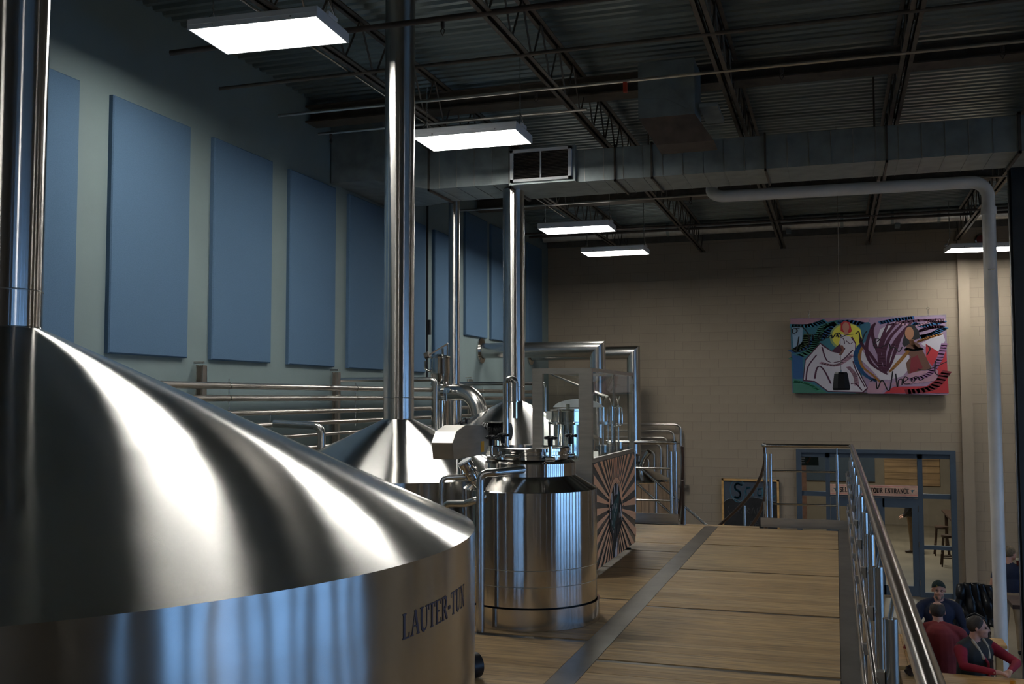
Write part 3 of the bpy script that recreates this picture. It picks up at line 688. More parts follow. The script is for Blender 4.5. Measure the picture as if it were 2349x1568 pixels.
for z in (.43, .31): MB().lathe([(.5225, z), (.5235, z + .002), (.5225, z + .004)], o, 96).build('weld_seam', 'pipe', t, origin=o)
MB().tube([(cx - .09, cy - .335, 1.25), (cx + .02, cy - .345, 1.25)], .018, 12).build('hinge_pin', 'polished', t)

# pipes near the standing vessel
def pipe(lab, P, r, bend=.06, m='pipe', name='process_pipe', grp=None, n=14):
    return tag(MB().tube(P, r, n, bend=bend).build(name, m, origin=P[0]), lab, 'pipe', grp)
pipe('thick stainless pipe rising from the planks and bending into the collar of the lidded vessel', [(-2.49, 6.965, 0), (-2.49, 6.965, 1.145), (-2.386, 6.997, 1.150), (-2.243, 7.25, 1.158)], .030, .07, 'steel')
pipe('S-shaped stainless pipe running low behind the rising pipe into the lidded vessel', [(-2.84, 7.131, .70), (-2.84, 7.131, .895), (-2.647, 7.086, .908), (-2.551, 7.06, .939), (-2.47, 7.16, .98)], .028, .06, 'steel')
pipe('thinner bent stainless pipe left of the thick rising pipe', [(-2.90, 7.23, .05), (-2.90, 7.23, 1.085), (-2.70, 7.30, 1.09)], .020, .05, 'steel')
pipe('candy-cane shaped stainless pipe in front of the rear stack', [(-2.73, 8.3, 0), (-2.73, 8.3, 1.86), (-2.645, 8.3, 1.86), (-2.645, 8.3, 1.66)], .028, .045, 'steel')
tag(MB().tube([(-2.645, 8.3, 1.52), (-2.645, 8.3, 1.69)], .022, 12).tube([(-2.645, 8.3, 1.66), (-2.645, 8.3, 1.67)], .034, 12).build('hose_fitting', 'polished'), 'small polished fitting below the hook of the candy-cane pipe', 'fitting')
# tilted port
t = thing('tilted_port', 'tilted polished cylindrical port with a pale cap below the octagonal cover', 'port', (-2.6, 7.2, 1.0))
b0 = Vector((-2.585, 7.24, .99)); ax = (Vector((-2.70, 7.156, 1.25)) - b0).normalized()
mb = MB(); mb.lathe([(.036, 0), (.036, .10), (.046, .11), (.046, .13)], b0, 24, ax).build('neck', 'polished', t)
MB().lathe([(.050, .12), (.050, .16), (.058, .165), (.058, .18), (.050, .185), (.050, .21), (.060, .215), (.060, .25), (.054, .255)], b0, 28, ax).build('union_nut', 'polished', t)
MB().lathe([(.056, .25), (.054, .264), (.03, .272), (0, .275)], b0, 28, ax).build('cap', 'white', t, label='pale cap')
# octagonal gear cover
t = thing('gearbox_cover', 'octagonal satin steel cover over the agitator drive beside the kettle lid', 'cover', (-2.93, 7.78, 1.1))
oct_ = [(7.34, 1.345), (7.42, 1.43), (7.62, 1.475), (8.03, 1.465), (8.20, 1.40), (8.19, 1.27), (8.12, 1.215), (7.37, 1.215)]
MB().prism([(-2.86, a, b) for a, b in oct_], (-.17, 0, 0)).build('casing', 'sheet', t)
mb = MB(); mb.prism([(-2.858, a, b) for a, b in oct_], (.004, 0, 0)).build('front_plate', M['sheet'], t)
MB().tube([(-2.94, 7.8, 1.05), (-2.94, 7.8, 1.22)], .05, 16).build('mounting_neck', 'polished', t)
MB().box(-2.855, -2.850, 8.00, 8.07, 1.24, 1.33).build('warning_label', 'yellow', t)
knob(-2.93, 7.85, 1.51, t, .8)
t = thing('drive_motor', 'black agitator motor behind the octagonal cover', 'motor', (-2.86, 8.5, 1.3))
MB().tube([(-2.99, 8.45, 1.40), (-2.74, 8.45, 1.40)], .078, 28).build('body', 'black', t)
mb = MB()
for k in range(10): mb.tube([(-2.98 + k * .024, 8.45, 1.40), (-2.972 + k * .024, 8.45, 1.40)], .084, 24)
mb.build('cooling_fins', 'black', t)
MB().box(-2.94, -2.80, 8.37, 8.50, 1.475, 1.485).build('top_plate', 'steel', t)
MB().tube([(-2.87, 8.45, 1.0), (-2.87, 8.45, 1.34)], .03, 14).build('stand', 'polished', t)
print_mesh('raised_lettering', t, (-2.93, 8.362, 1.405), (1, 0, 0), (0, 0, 1), (0, -1, 0), text_items('EGS', 0, 0, .035, (.10, .10, .10), .2, .12, .12, total=.14))
# polished sight dome on the rear cone and a manway handle on the kettle
t = thing('sight_dome', 'polished domed sight port on the rear cone beside the motor', 'port', (-3.05, 10.9, 1.1))
MB().lathe([(.10, 0), (.10, .18), (.13, .20), (.10, .24), (.05, .27), (0, .28)], (-3.08, 11.48, 1.2), 32).build('dome', 'polished', t)
t = thing('kettle_manway', 'round polished manway with a black star knob on the right side of the kettle lid', 'hatch', (-3.4, 8.9, 1.3))
MB().lathe([(.16, 0), (.16, .05), (.17, .055), (.17, .075), (.10, .095), (0, .10)], (-3.55, 9.15, 1.26), 40, Vector((.4, .4, 1))).build('hatch_lid', 'polished', t)
MB().tube([(-3.37, 8.9, 1.30), (-3.37, 8.9, 1.44)], .012, 10).build('bolt', 'polished', t)
knob(-3.37, 8.9, 1.45, t, 1.0)

# lever-valve vessel with a great elbow, thin stack
o = (-5.12, 12.7, 0)
t = thing('vapour_condenser', 'slim polished upright vessel with a counterweighted lever on top, behind the kettle', 'vessel', o)
MB().lathe([(.118, 0), (.118, 1.86), (.11, 1.92), (.135, 2.03), (.135, 2.24), (.148, 2.245), (.148, 2.262), (.10, 2.28), (.03, 2.30), (0, 2.30)], o, 40).build('shell', 'polished', t, origin=o)
MB().tube([(-5.26, 12.6, 2.275), (-5.02, 12.66, 2.42), (-4.99, 12.66, 2.44)], .012, 8).build('lever', 'darksteel', t)
MB().tube([(-5.30, 12.6, 2.27), (-5.24, 12.6, 2.29)], .045, 16).build('counterweight', 'darksteel', t)
MB().tube([(-5.00, 12.66, 2.28), (-5.00, 12.66, 2.42)], .010, 8).build('valve_stem', 'polished', t)
MB().tube([(-5.07, 12.66, 2.27), (-5.07, 12.66, 2.37)], .020, 8).build('valve_post', 'polished', t)
MB().tube([(-5.30, 12.6, 2.20), (-5.30, 12.6, 2.08), (-5.2, 12.62, 2.06), (-5.19, 12.62, 2.17)], .016, 8, bend=.05).build('side_loop', 'polished', t)
t = thing('vapour_elbow', 'great polished elbow pipe curving down onto the rear cone', 'pipe', (-4.8, 12.55, 1.4))
MB().tube([(-5.08, 12.62, 1.775), (-4.45, 12.42, 1.775), (-4.45, 12.42, 1.15)], .112, 28, bend=.36).build('elbow', 'steel', t)
mb = MB()
for k in range(6): mb.lathe([(.106, k * .018), (.112, k * .018 + .006), (.106, k * .018 + .012)], (-4.99, 12.59, 1.775), 28, Vector((.8, -.6, 0)))
mb.build('bellows', 'polished', t)
MB().lathe([(.03, .0), (.03, .05), (.045, .05), (.045, .08), (0, .08)], (-4.88, 12.42, 1.80), 18, Vector((0, -1, .1))).build('gauge_port', 'polished', t)
MB().tube([(-4.88, 12.33, 1.80), (-4.88, 12.33, 1.66)], .008, 8).build('gauge_handle', 'polished', t)
o = (-5.17, 13.35, 0)
st = tag(MB().lathe([(.082, 0), (.082, 5.0)], o, 32).build('thin_stack', 'brushed_tube', origin=o), 'thin vertical stainless stack rising behind the lever-valve vessel', 'pipe')
pipe('short drain pipe with a cap beside the thin stack', [(-4.98, 13.1, 0), (-4.98, 13.1, 1.76)], .022, 0, 'steel')

# ------------------------------------------------------------------ wall pipe rack
for i, (z, r) in enumerate([(1.835, .036), (1.70, .034), (1.535, .032), (1.39, .030), (1.24, .022), (1.08, .03)]):
    pipe(['topmost', 'second', 'third', 'fourth', 'fifth, thinner', 'lowest'][i] + ' stainless pipe of the rack along the blue wall', [(-6.28, 3, z), (-6.28, 21.8 if i < 4 else 16, z)], r, 0, 'pipe', grp='pipes of the rack along the blue wall')
for y, l in ((9.16, 'nearest'), (12.19, 'second, left of the middle stack'), (17.4, 'third, right of the thin stack')):
    t = thing('pipe_bracket', l + ' upright wall bracket holding the pipe rack', 'bracket', (-6.42, y, .8), 'uprights of the wall pipe rack')
    mb = MB(); mb.box(-6.45, -6.36, y - .006, y, -.3, 2.05); mb.box(-6.45, -6.44, y - .07, y, -.3, 2.05); mb.box(-6.37, -6.36, y - .07, y, -.3, 2.05); mb.build('channel', 'pipe', t)
    MB().tube([(-6.5, y - .03, 2.08), (-6.38, y - .03, 2.08)], .012, 8).build('bolt', 'pipe', t)
    for z, r in ((1.835, .040), (1.70, .038), (1.535, .036), (1.39, .034)):
        mb = MB(); mb.tube([(-6.28, y + .28, z), (-6.28, y + .30, z)], r, 16); mb.tube([(-6.28, y + .29, z - r - .035), (-6.28, y + .29, z + r + .035)], .006, 6); mb.build('pipe_clamp', 'steel', t)
pipe('short bent stainless pipe dropping behind the kettle cone at left', [(-5.9, 9.75, 1.42), (-5.34, 9.8, 1.395), (-5.34, 9.8, .3)], .044, .09, 'steel')
pipe('bent stainless pipe dropping beside the lever-valve vessel', [(-6.2, 11.9, 1.94), (-4.90, 12.0, 1.94), (-4.90, 12.0, .4)], .030, .08, 'steel')
pipe('thin pipe hanger strut between wall pipes', [(-5.95, 9.75, 1.43), (-5.95, 9.75, 1.53)], .006, 0, 'steel')
pipe('bent pipe of the rack dropping behind the glass cabinet', [(-6.28, 15.2, 1.93), (-4.35, 15.2, 1.93), (-4.35, 15.2, .5)], .030, .08, 'steel')

# ------------------------------------------------------------------ steam pipes from the wall
for y, z, xe, zb, l, lf in [(18.2, 2.61, -4.19, 0, 'nearer', 'round'), (21.5, 2.68, -4.16, 0, 'farther', 'smaller')]:
    t = thing('steam_pipe', l + ' fat mitred stainless pipe coming out of the blue wall and turning down', 'pipe', (xe, y, FZ), 'fat mitred pipes from the blue wall')
    r = .145
    n = 28; mb = MB(); vs = []
    for k in range(n):   # mitred corner
        a = 2 * PI * k / n; dy, dz = r * math.cos(a), r * math.sin(a)
        vs.append((WX, y + dy, z + dz))
    for k in range(n):
        a = 2 * PI * k / n; dy, dz = r * math.cos(a), r * math.sin(a); vs.append((xe + dz, y + dy, z + dz))
    for k in range(n):
        a = 2 * PI * k / n; dy, dz = r * math.cos(a), r * math.sin(a); vs.append((xe + dz, y + dy, FZ))
    me_f1 = [(k, (k + 1) % n, (k + 1) % n + n, k + n) for k in range(n)]
    h = MB().add(vs[:2 * n], me_f1, True).build('horizontal_run', 'steel', t)
    MB().add(vs[n:], me_f1, True).build('vertical_run', 'steel', t)
    MB().lathe([(r, 0), (r + .10, .0), (r + .10, .03), (r + .01, .05)], (WX + .002, y, z), 32, Vector((1, 0, 0))).build('wall_flange', 'polished', t)
# ------------------------------------------------------------------ nested pipes by the far wall
for i, (x, z) in enumerate([(-3.343, 1.10), (-3.50, .95), (-3.65, .80), (-3.80, .65), (-3.95, .50), (-4.08, .35)]):
    pipe(['outermost, tallest', 'second from outside', 'third from outside', 'fourth from outside', 'fifth from outside', 'innermost, lowest'][i] + ' of the nested bent pipes at the far wall', [(-6.2, 22.78, z), (x, 22.78, z), (x, 22.78, FZ + .3)], .022 if i else .028, .12, 'pipe', grp='nested bent pipes at the far wall')
tag(MB().box(-3.42, -3.2, 22.85, 22.98, -.33, -.27).tube([(-3.3, 22.9, -.4), (-3.3, 22.9, -.2)], .02, 8).build('pipe_clip', 'darksteel'), 'small dark bracket on the outermost bent pipe at the far wall', 'bracket')
# wood-clad still behind the stairs
o = (-3.55, 18.6, 0)
t = thing('wood_clad_still', 'wood-clad round still with a shiny dome, seen behind the left railing', 'still', (o[0], o[1], FZ))
for k in range(30):
    a = 2 * PI * k / 30; a2 = 2 * PI * (k + .94) / 30
    P = [(o[0] + r * math.cos(q), o[1] + r * math.sin(q), FZ + .2) for r, q in ((.62, a), (.65, a), (.65, a2), (.62, a2))]
    MB().prism(P, (0, 0, 2.45)).build('stave', 'woodclad', t)
MB().lathe([(.61, FZ), (.61, .12), (.64, .17), (.60, .21), (.40, .30), (.15, .42), (.10, .52), (.11, .62), (.0, .66)], (o[0], o[1], 0), 40).build('dome', 'polished', t)
MB().tube([(-3.45, 18.4, .36), (-3.35, 18.3, .60), (-3.25, 18.25, .72)], .05, 12).build('spout', 'polished', t)
MB().lathe([(.10, 0), (.14, .03), (.10, .08)], (-3.72, 18.2, .35), 24, Vector((.5, -1, .3))).build('manway', 'polished', t)
MB().tube([(-3.60, 18.1, .14), (-3.60, 18.02, .12)], .035, 10).build('handle', 'black', t)

# ================================================================== glass sampling cabinet with sunburst side
X0, X1, Y0, Y1, ZT, ZM = -2.79, -2.20, 9.30, 11.38, 1.98, 1.08
t = thing('sampling_cabinet', 'tall steel cabinet, glass above and a sunburst-printed panel below, at the edge of the walkway', 'cabinet', (X0, Y0, 0))
def beam(a, b, nm='frame_bar', m='sheet'):
    return MB().box(a[0], b[0], a[1], b[1], a[2], b[2]).build(nm, m, t)
beam((X0, Y0, .06), (X0 + .10, Y0 + .05, ZT), 'corner_post'); beam((X1 - .13, Y0, .06), (X1, Y0 + .05, ZT), 'corner_post')
beam((X1 - .05, Y1 - .04, .06), (X1, Y1, ZT), 'corner_post'); beam((X0, Y1 - .04, .06), (X0 + .05, Y1, ZT), 'corner_post')
beam((X0 + .10, Y0, ZT - .05), (X1 - .13, Y0 + .05, ZT)); beam((X0 + .10, Y0, ZM - .08), (X1 - .13, Y0 + .30, ZM + .02), 'ledge', 'sheet')
beam((X1 - .03, Y0 + .05, ZT - .035), (X1, Y1 - .04, ZT)); beam((X1 - .03, Y0 + .05, ZM - .0), (X1, Y1 - .04, ZM + .04)); beam((X0, Y0 + .05, ZT - .035), (X0 + .03, Y1 - .04, ZT)); beam((X0 + .05, Y1 - .03, ZT - .035), (X1 - .05, Y1, ZT))
beam((X0, Y0 + .02, .06), (X0 + .02, Y1, ZM), 'side_panel'); beam((X0 + .1, Y0 + .01, .06), (X1 - .13, Y0 + .02, ZM - .08), 'front_panel')
beam((X0 + .02, Y0 + .02, ZM - .02), (X1 - .02, Y1 - .02, ZM), 'worktop')
beam((X1 - .015, Y0 + .005, .06), (X1 + .004, Y1 - .002, ZM), 'sunburst_panel', M['blacksoft'] if 0 else 'darksteel')
MB().box(X0 + .10, X1 - .13, Y0 + .02, Y0 + .026, ZM + .02, ZT - .05).build('front_pane', 'glass', t)
for k, (a, b) in enumerate([(Y0 + .06, 10.34), (10.36, Y1 - .05)]):
    d = MB().box(X1 - .014, X1 - .008, a, b, ZM + .05, ZT - .04).build('glass_door', 'glass', t)
    MB().box(X1 - .02, X1 - .002, (b - .02 if k == 0 else a), (b if k == 0 else a + .02), ZM + .05, ZT - .04).build('door_stile', 'steel', d)
    MB().tube([(X1, (b - .05 if k == 0 else a + .10), 1.60), (X1 + .05, (b - .05 if k == 0 else a + .10), 1.60), (X1 + .05, (b - .05 if k == 0 else a + .10), 1.40), (X1, (b - .05 if k == 0 else a + .10), 1.40)], .008, 8, bend=.03).build('door_handle', 'polished', d)
    for z in (1.25, 1.80): MB().box(X1, X1 + .012, (a - .03 if k == 0 else b - .02), (a + .01 if k == 0 else b + .02), z - .05, z + .05).build('hinge', 'steel', d)
for x, y in ((X1 - .06, Y1 - .12), (X1 - .06, Y0 + .12), (X0 + .06, Y0 + .12), (X0 + .06, Y1 - .12)):
    mb = MB(); mb.tube([(x, y, .012), (x, y, .06)], .012, 10).lathe([(0, .018), (.03, .014), (.04, 0)], (x, y, 0), 20); mb.build('levelling_foot', 'black', t)
# sunburst print, in the panel's own plane (y, z)
its = []; cyy, czz = 10.29, .57; OR = (1, .48, .24)
for k in range(40):
    a = 2 * PI * (k + .5) / 40; b = 2 * PI * (k + 1.02) / 40; P = [(cyy + .05 * math.cos(a), czz + .05 * math.sin(a))]
    def hit(an):
        c_, s_ = math.cos(an), math.sin(an); L = 9
        if c_ > 1e-6: L = min(L, (Y1 - .006 - cyy) / c_)
        if c_ < -1e-6: L = min(L, (Y0 + .012 - cyy) / c_)
        if s_ > 1e-6: L = min(L, (ZM - .006 - czz) / s_)
        if s_ < -1e-6: L = min(L, (.066 - czz) / s_)
        return (cyy + c_ * L, czz + s_ * L)
    its.append(('poly', OR, [P[0], hit(a), hit(b)]))
its.append(('ell', OR, (cyy, czz + .03, .34, .27)))
DK = (.012, .014, .013); WH = (.70, .60, .54); GR = (.012, .075, .07)
its.append(('poly', DK, [(10.14, .07), (10.10, .30), (9.98, .38), (9.97, .56), (10.03, .66), (10.08, .73), (10.15, .76), (10.20, .80), (10.27, .82), (10.33, .80), (10.40, .80), (10.46, .75), (10.52, .66), (10.60, .57), (10.61, .42), (10.53, .33), (10.42, .26), (10.36, .16), (10.28, .07)]))
its.append(('poly', WH, [(10.20, .062), (10.24, .13), (10.30, .19), (10.36, .26), (10.34, .16), (10.33, .062)]))
for P, wd in [([(10.24, .70), (10.22, .79)], .05), ([(10.36, .70), (10.37, .79)], .05), ([(10.10, .62), (10.09, .72)], .045), ([(10.02, .47), (10.02, .58)], .03), ([(10.55, .45), (10.52, .56)], .045), ([(10.58, .40), (10.57, .47)], .03)]:
    its.append(('line', WH, P, wd))
its.append(('poly', GR, [(10.08, .40), (10.10, .56), (10.22, .64), (10.34, .66), (10.40, .74), (10.46, .70), (10.42, .58), (10.34, .48), (10.24, .42), (10.2, .34)]))
random.seed(3)
for k in range(34):
    a = random.uniform(10.02, 10.52); b = random.uniform(.26, .58)
    its.append(('line', random.choice([DK, DK, GR, WH]), [(a, b), (a + random.uniform(-.01, .01), b + random.uniform(.02, .05))], random.uniform(.008, .016)))
for k in range(26):
    a = random.uniform(0, 2 * PI); its.append(('line', DK, [(cyy + .30 * math.cos(a), czz - .05 + .26 * math.sin(a)), (cyy + .36 * math.cos(a + .03), czz - .05 + .31 * math.sin(a + .03))], .010))
print_mesh('sunburst_print', t, (X1 + .004, 0, 0), (0, 1, 0), (0, 0, 1), (1, 0, 0), its, gap=.0004, label='orange sunburst around a dark hand and hop print')
# inside the cabinet
o = (-2.54, 9.72, 0)
d = thing('sample_drum', 'round lidded drum standing inside the glass cabinet', 'drum', (o[0], o[1], ZM))
MB().lathe([(.135, ZM), (.135, 1.43), (.205, 1.435), (.205, 1.455), (.175, 1.46), (.175, 1.565), (.182, 1.57), (.182, 1.585), (.03, 1.595), (0, 1.595)], o, 48).build('drum_body', 'polished', d)
for a in range(6):
    a = a * PI / 3 + .2; MB().tube([(o[0] + .19 * math.cos(a), o[1] + .19 * math.sin(a), ZM), (o[0] + .19 * math.cos(a), o[1] + .19 * math.sin(a), 1.46)], .010, 8).build('tie_rod', 'steel', d)
MB().box(o[0] - .02, o[0] + .015, o[1] - .01, o[1] + .01, 1.595, 1.635).build('lid_handle', 'polished', d)
MB().box(o[0] - .225, o[0] - .17, o[1] - .03, o[1] + .03, 1.48, 1.56).build('side_box', 'white', d)
h = thing('hinged_hood', 'pale domed hood standing open behind the drum in the cabinet', 'lid', (-2.5, 9.97, ZM))
mb = MB(); P = [(-2.77 + .53 * k / 16, 9.97, 1.60 + .085 * math.sin(PI * k / 16) ** .55) for k in range(17)]
mb.prism(P, (0, .02, 0)); mb.build('hood', 'white', h); MB().tube([(-2.5, 9.98, ZM), (-2.5, 9.98, 1.61)], .008, 8).build('stay', 'steel', h)
for i, y in enumerate((10.42, 10.86, 11.22)):
    q = thing('sample_tap', ['nearest', 'middle', 'farthest'][i] + ' tap with Y-shaped wing handle behind the cabinet doors', 'tap', (-2.35, y, ZM), 'row of sampling taps in the cabinet')
    x = -2.35
    MB().tube([(x, y, ZM), (x, y, 1.46)], .010, 10).build('rod', 'steel', q); MB().tube([(x - .04, y, ZM), (x - .04, y, 1.40)], .006, 8).build('rod', 'steel', q)
    MB().tube([(x, y, 1.44), (x, y, 1.60)], .024, 14).build('valve_body', 'polished', q); MB().box(x - .05, x + .05, y - .03, y + .03, 1.415, 1.445).build('clamp', 'polished', q)
    MB().tube([(x, y, 1.60), (x, y, 1.64), (x, y - .09, 1.71)], .009, 8).build('wing', 'polished', q); MB().tube([(x, y, 1.64), (x, y + .09, 1.71)], .009, 8).build('wing', 'polished', q)
    MB().lathe([(.05, 0), (.05, .12), (.0, .12)], (x, y, ZM), 20).build('cup', 'steel', q)
pipe('slanting pale pipe standing in for a reflection in the cabinet glass', [(-4.6, 15.9, 0), (-4.6, 15.9, 2.15), (-3.5, 15.9, 1.70)], .035, 0, 'pipe')  # pipe and leg added to mimic a pale streak reflected in the glass

# ================================================================== far wall: painting, chalkboard, door, signs
# painting
t = thing('canvas_painting', 'wide colourful canvas painting hanging on the far block wall', 'painting', (.67, 22.9, 1.8))
a, b, c, d = -.915, 2.25, 1.80, 3.43
n = 24; vs = []
for k in range(n + 1):
    u = k / n; x = a + (b - a) * u; vs += [(x, 22.84 + .008 * math.sin(u * 9), c - .012 * math.sin(u * 7)), (x, 22.84 + .01 * math.sin(u * 11), d + .012 * math.sin(u * 6 + 1)), (x, 22.90, c), (x, 22.90, d)]
fs = []
for k in range(n): i = 4 * k; fs += [(i, i + 4, i + 5, i + 1), (i + 1, i + 5, i + 7, i + 3), (i + 3, i + 7, i + 6, i + 2), (i + 2, i + 6, i + 4, i)]
fs += [(0, 1, 3, 2), (4 * n + 1, 4 * n, 4 * n + 2, 4 * n + 3)]
MB().add(vs, fs).build('canvas', mat('canvas_ground', (.24, .20, .26), .8), t)
def q(P): return [((x - 185) / 1905, (y - 240 + (x - 185) * .017) / 945) for x, y in P]
def pc(r, g, b_): return (r, g, b_)
TEAL, BLUE, GREEN, WHT, LIL, YEL, PUR, RED, PNK, BRN, BLK, ORG, DRED = (.02, .12, .17), (.01, .07, .20), (.03, .14, .10), (.42, .40, .46), (.25, .17, .27), (.55, .50, .06), (.05, .006, .03), (.35, .02, .03), (.32, .18, .24), (.10, .045, .03), (.006, .006, .010), (.30, .13, .03), (.14, .01, .02)
its = []
def A(k, col, P, *r): its.append((k, col, q(P), *r))
A('poly', TEAL, [(185, 262), (620, 262), (1180, 262), (1180, 640), (990, 1180), (200, 1180)])
A('poly', PNK, [(185, 240), (880, 236), (560, 305), (360, 330), (185, 320)]); A('poly', PNK, [(840, 250), (1180, 242), (1160, 290), (960, 300)])
A('poly', LIL, [(1180, 240), (2075, 225), (2090, 1180), (1130, 1180), (1060, 700)])
A('line', (.03, .16, .24), [(190, 330), (420, 330), (620, 270)], .05, True); A('line', BLUE, [(200, 660), (420, 560), (650, 420), (860, 290), (1100, 320)], .06, True)
A('line', GREEN, [(190, 760), (440, 640), (520, 500), (600, 350), (760, 300)], .05, True)
A('poly', (.20, .30, .42), [(200, 350), (340, 350), (330, 560), (220, 620)]); A('line', (.07, .12, .06), [(230, 640), (360, 560), (400, 440)], .05, True)
A('poly', BLUE, [(200, 700), (330, 720), (340, 1000), (205, 1010)]); A('poly', GREEN, [(205, 1000), (480, 1080), (640, 1180), (208, 1184)]); A('line', (.02, .18, .10), [(210, 1040), (380, 1060), (520, 1150)], .03, True)
its.append(('ell', (.20, .28, .12), (q([(885, 470)])[0][0], q([(885, 470)])[0][1], .110, .185)))
its.append(('ell', YEL, (q([(895, 465)])[0][0], q([(895, 465)])[0][1], .100, .165)))
A('poly', (.02, .10, .16), [(1050, 320), (1180, 300), (1190, 470), (1090, 560)])
# white dress
A('poly', PUR, [(560, 545), (360, 760), (330, 1030), (480, 1045), (640, 1165), (1080, 1170), (1140, 1120), (985, 800), (1005, 560), (960, 470), (800, 560), (700, 650)])
A('poly', WHT, [(558, 560), (372, 770), (342, 1015), (482, 1030), (650, 1155), (1065, 1160), (1120, 1110), (975, 800), (992, 560), (930, 470), (820, 440), (790, 560), (870, 620), (830, 690), (700, 660), (600, 600)])
A('line', PUR, [(580, 600), (620, 740), (680, 790), (820, 770), (960, 640)], .010, True); A('line', PUR, [(510, 700), (400, 850), (370, 1020)], .010, True); A('line', PUR, [(480, 1000), (510, 870), (560, 850), (620, 930), (680, 1060)], .012, True)
A('line', PNK, [(560, 800), (760, 830), (960, 700)], .03, True); A('line', PNK, [(900, 850), (980, 950), (1000, 1080)], .03, True); A('line', PUR, [(960, 780), (1000, 900), (1100, 1100)], .008, True); A('line', PUR, [(930, 1060), (990, 1060), (1060, 1140)], .010, True)
its.append(('ell', WHT, (*q([(705, 730)])[0], .030, .07))); A('line', PUR, [(800, 470), (850, 500), (860, 560)], .006, True); A('line', PUR, [(880, 520), (930, 560), (960, 540)], .006, True)
A('line', (.28, .12, .10), [(820, 580), (840, 640), (800, 700)], .018, True)
A('poly', RED, [(820, 300), (870, 270), (930, 290), (955, 400), (930, 425), (860, 420), (815, 400)]); its.append(('ell', (.36, .16, .12), (*q([(880, 350)])[0], .022, .065))); A('poly', (.36, .16, .12), [(860, 400), (905, 400), (920, 445), (850, 445)])
# gold band, tree of purple stalks
A('line', BLUE, [(1060, 570), (995, 680), (1010, 820), (1120, 960), (1240, 1020)], .028, True); A('line', ORG, [(1080, 600), (1040, 720), (1080, 850), (1200, 950), (1290, 1040)], .018, True)
A('poly', WHT, [(1075, 640), (1060, 760), (1200, 900), (1290, 1010), (1390, 1000), (1370, 880), (1200, 820)]); A('poly', WHT, [(1300, 380), (1440, 300), (1340, 560), (1220, 640)])
A('poly', WHT, [(1420, 700), (1640, 700), (1640, 860), (1560, 960), (1380, 1010), (1390, 860)]); A('poly', PNK, [(1150, 1040), (1400, 1040), (1300, 1170), (1120, 1170)])
for P in ([(1370, 940), (1180, 800), (1130, 600), (1210, 320)], [(1370, 940), (1290, 800), (1300, 560), (1400, 300)], [(1360, 930), (1340, 700), (1420, 480), (1640, 250)], [(1380, 900), (1400, 700), (1500, 500), (1700, 270)],
          [(1300, 880), (1180, 700), (1070, 560), (1060, 480)], [(1400, 860), (1480, 640), (1540, 480), (1650, 330)], [(1340, 760), (1330, 540), (1460, 340), (1580, 240)], [(1350, 820), (1260, 640), (1200, 420), (1240, 300)]):
    A('line', PUR, P, .024, True, 1)
A('line', PUR, [(1380, 330), (1700, 280), (2060, 260)], .03, True, 1); A('line', BLUE, [(1300, 300), (1500, 260), (1700, 240)], .04, True); A('line', (.02, .11, .26), [(1700, 310), (1850, 340), (2070, 280)], .04, True); A('line', (.03, .13, .28), [(1780, 480), (1930, 440), (2070, 360)], .05, True)
A('line', PUR, [(1760, 410), (1900, 360), (2060, 350)], .04, True, 1); A('line', PNK, [(1500, 300), (1720, 340), (1900, 290), (2070, 270)], .02, True); A('line', PUR, [(1820, 260), (1950, 290), (2070, 300)], .03, True, 1)
A('poly', WHT, [(1780, 560), (2040, 420), (2070, 520), (1980, 660), (1840, 600)]); A('poly', RED, [(1840, 560), (1990, 660), (2080, 640), (2095, 1160), (1320, 1175), (1450, 1090), (1840, 1080), (2000, 960), (1840, 740)])
A('poly', PNK, [(1700, 900), (1980, 880), (1960, 1010), (1480, 1080), (1420, 1060)]); A('line', (.22, .10, .22), [(2060, 560), (1990, 760), (1860, 940), (1640, 1000)], .04, True); A('line', DRED, [(2080, 900), (1900, 1100), (1600, 1150)], .06, True)
# dark-haired dancer
A('poly', BRN, [(1660, 520), (1760, 560), (1830, 700), (1900, 860), (1620, 930), (1600, 800), (1660, 720), (1580, 640)])
A('line', ORG, [(1740, 540), (1860, 490), (2040, 440)], .03, True, 1); A('line', ORG, [(1640, 640), (1540, 760), (1400, 910)], .028, True, 1)
A('poly', BLK, [(1640, 330), (1710, 330), (1760, 400), (1780, 490), (1720, 510), (1590, 600), (1560, 560), (1600, 400)]); its.append(('ell', (.30, .14, .08), (*q([(1650, 430)])[0], .028, .085))); A('line', (.22, .10, .05), [(1670, 510), (1690, 580), (1740, 620)], .03, True)
A('poly', DRED, [(1660, 740), (1740, 700), (1800, 860), (1640, 930)]); A('line', BLK, [(1600, 620), (1700, 640), (1800, 620)], .03, True)
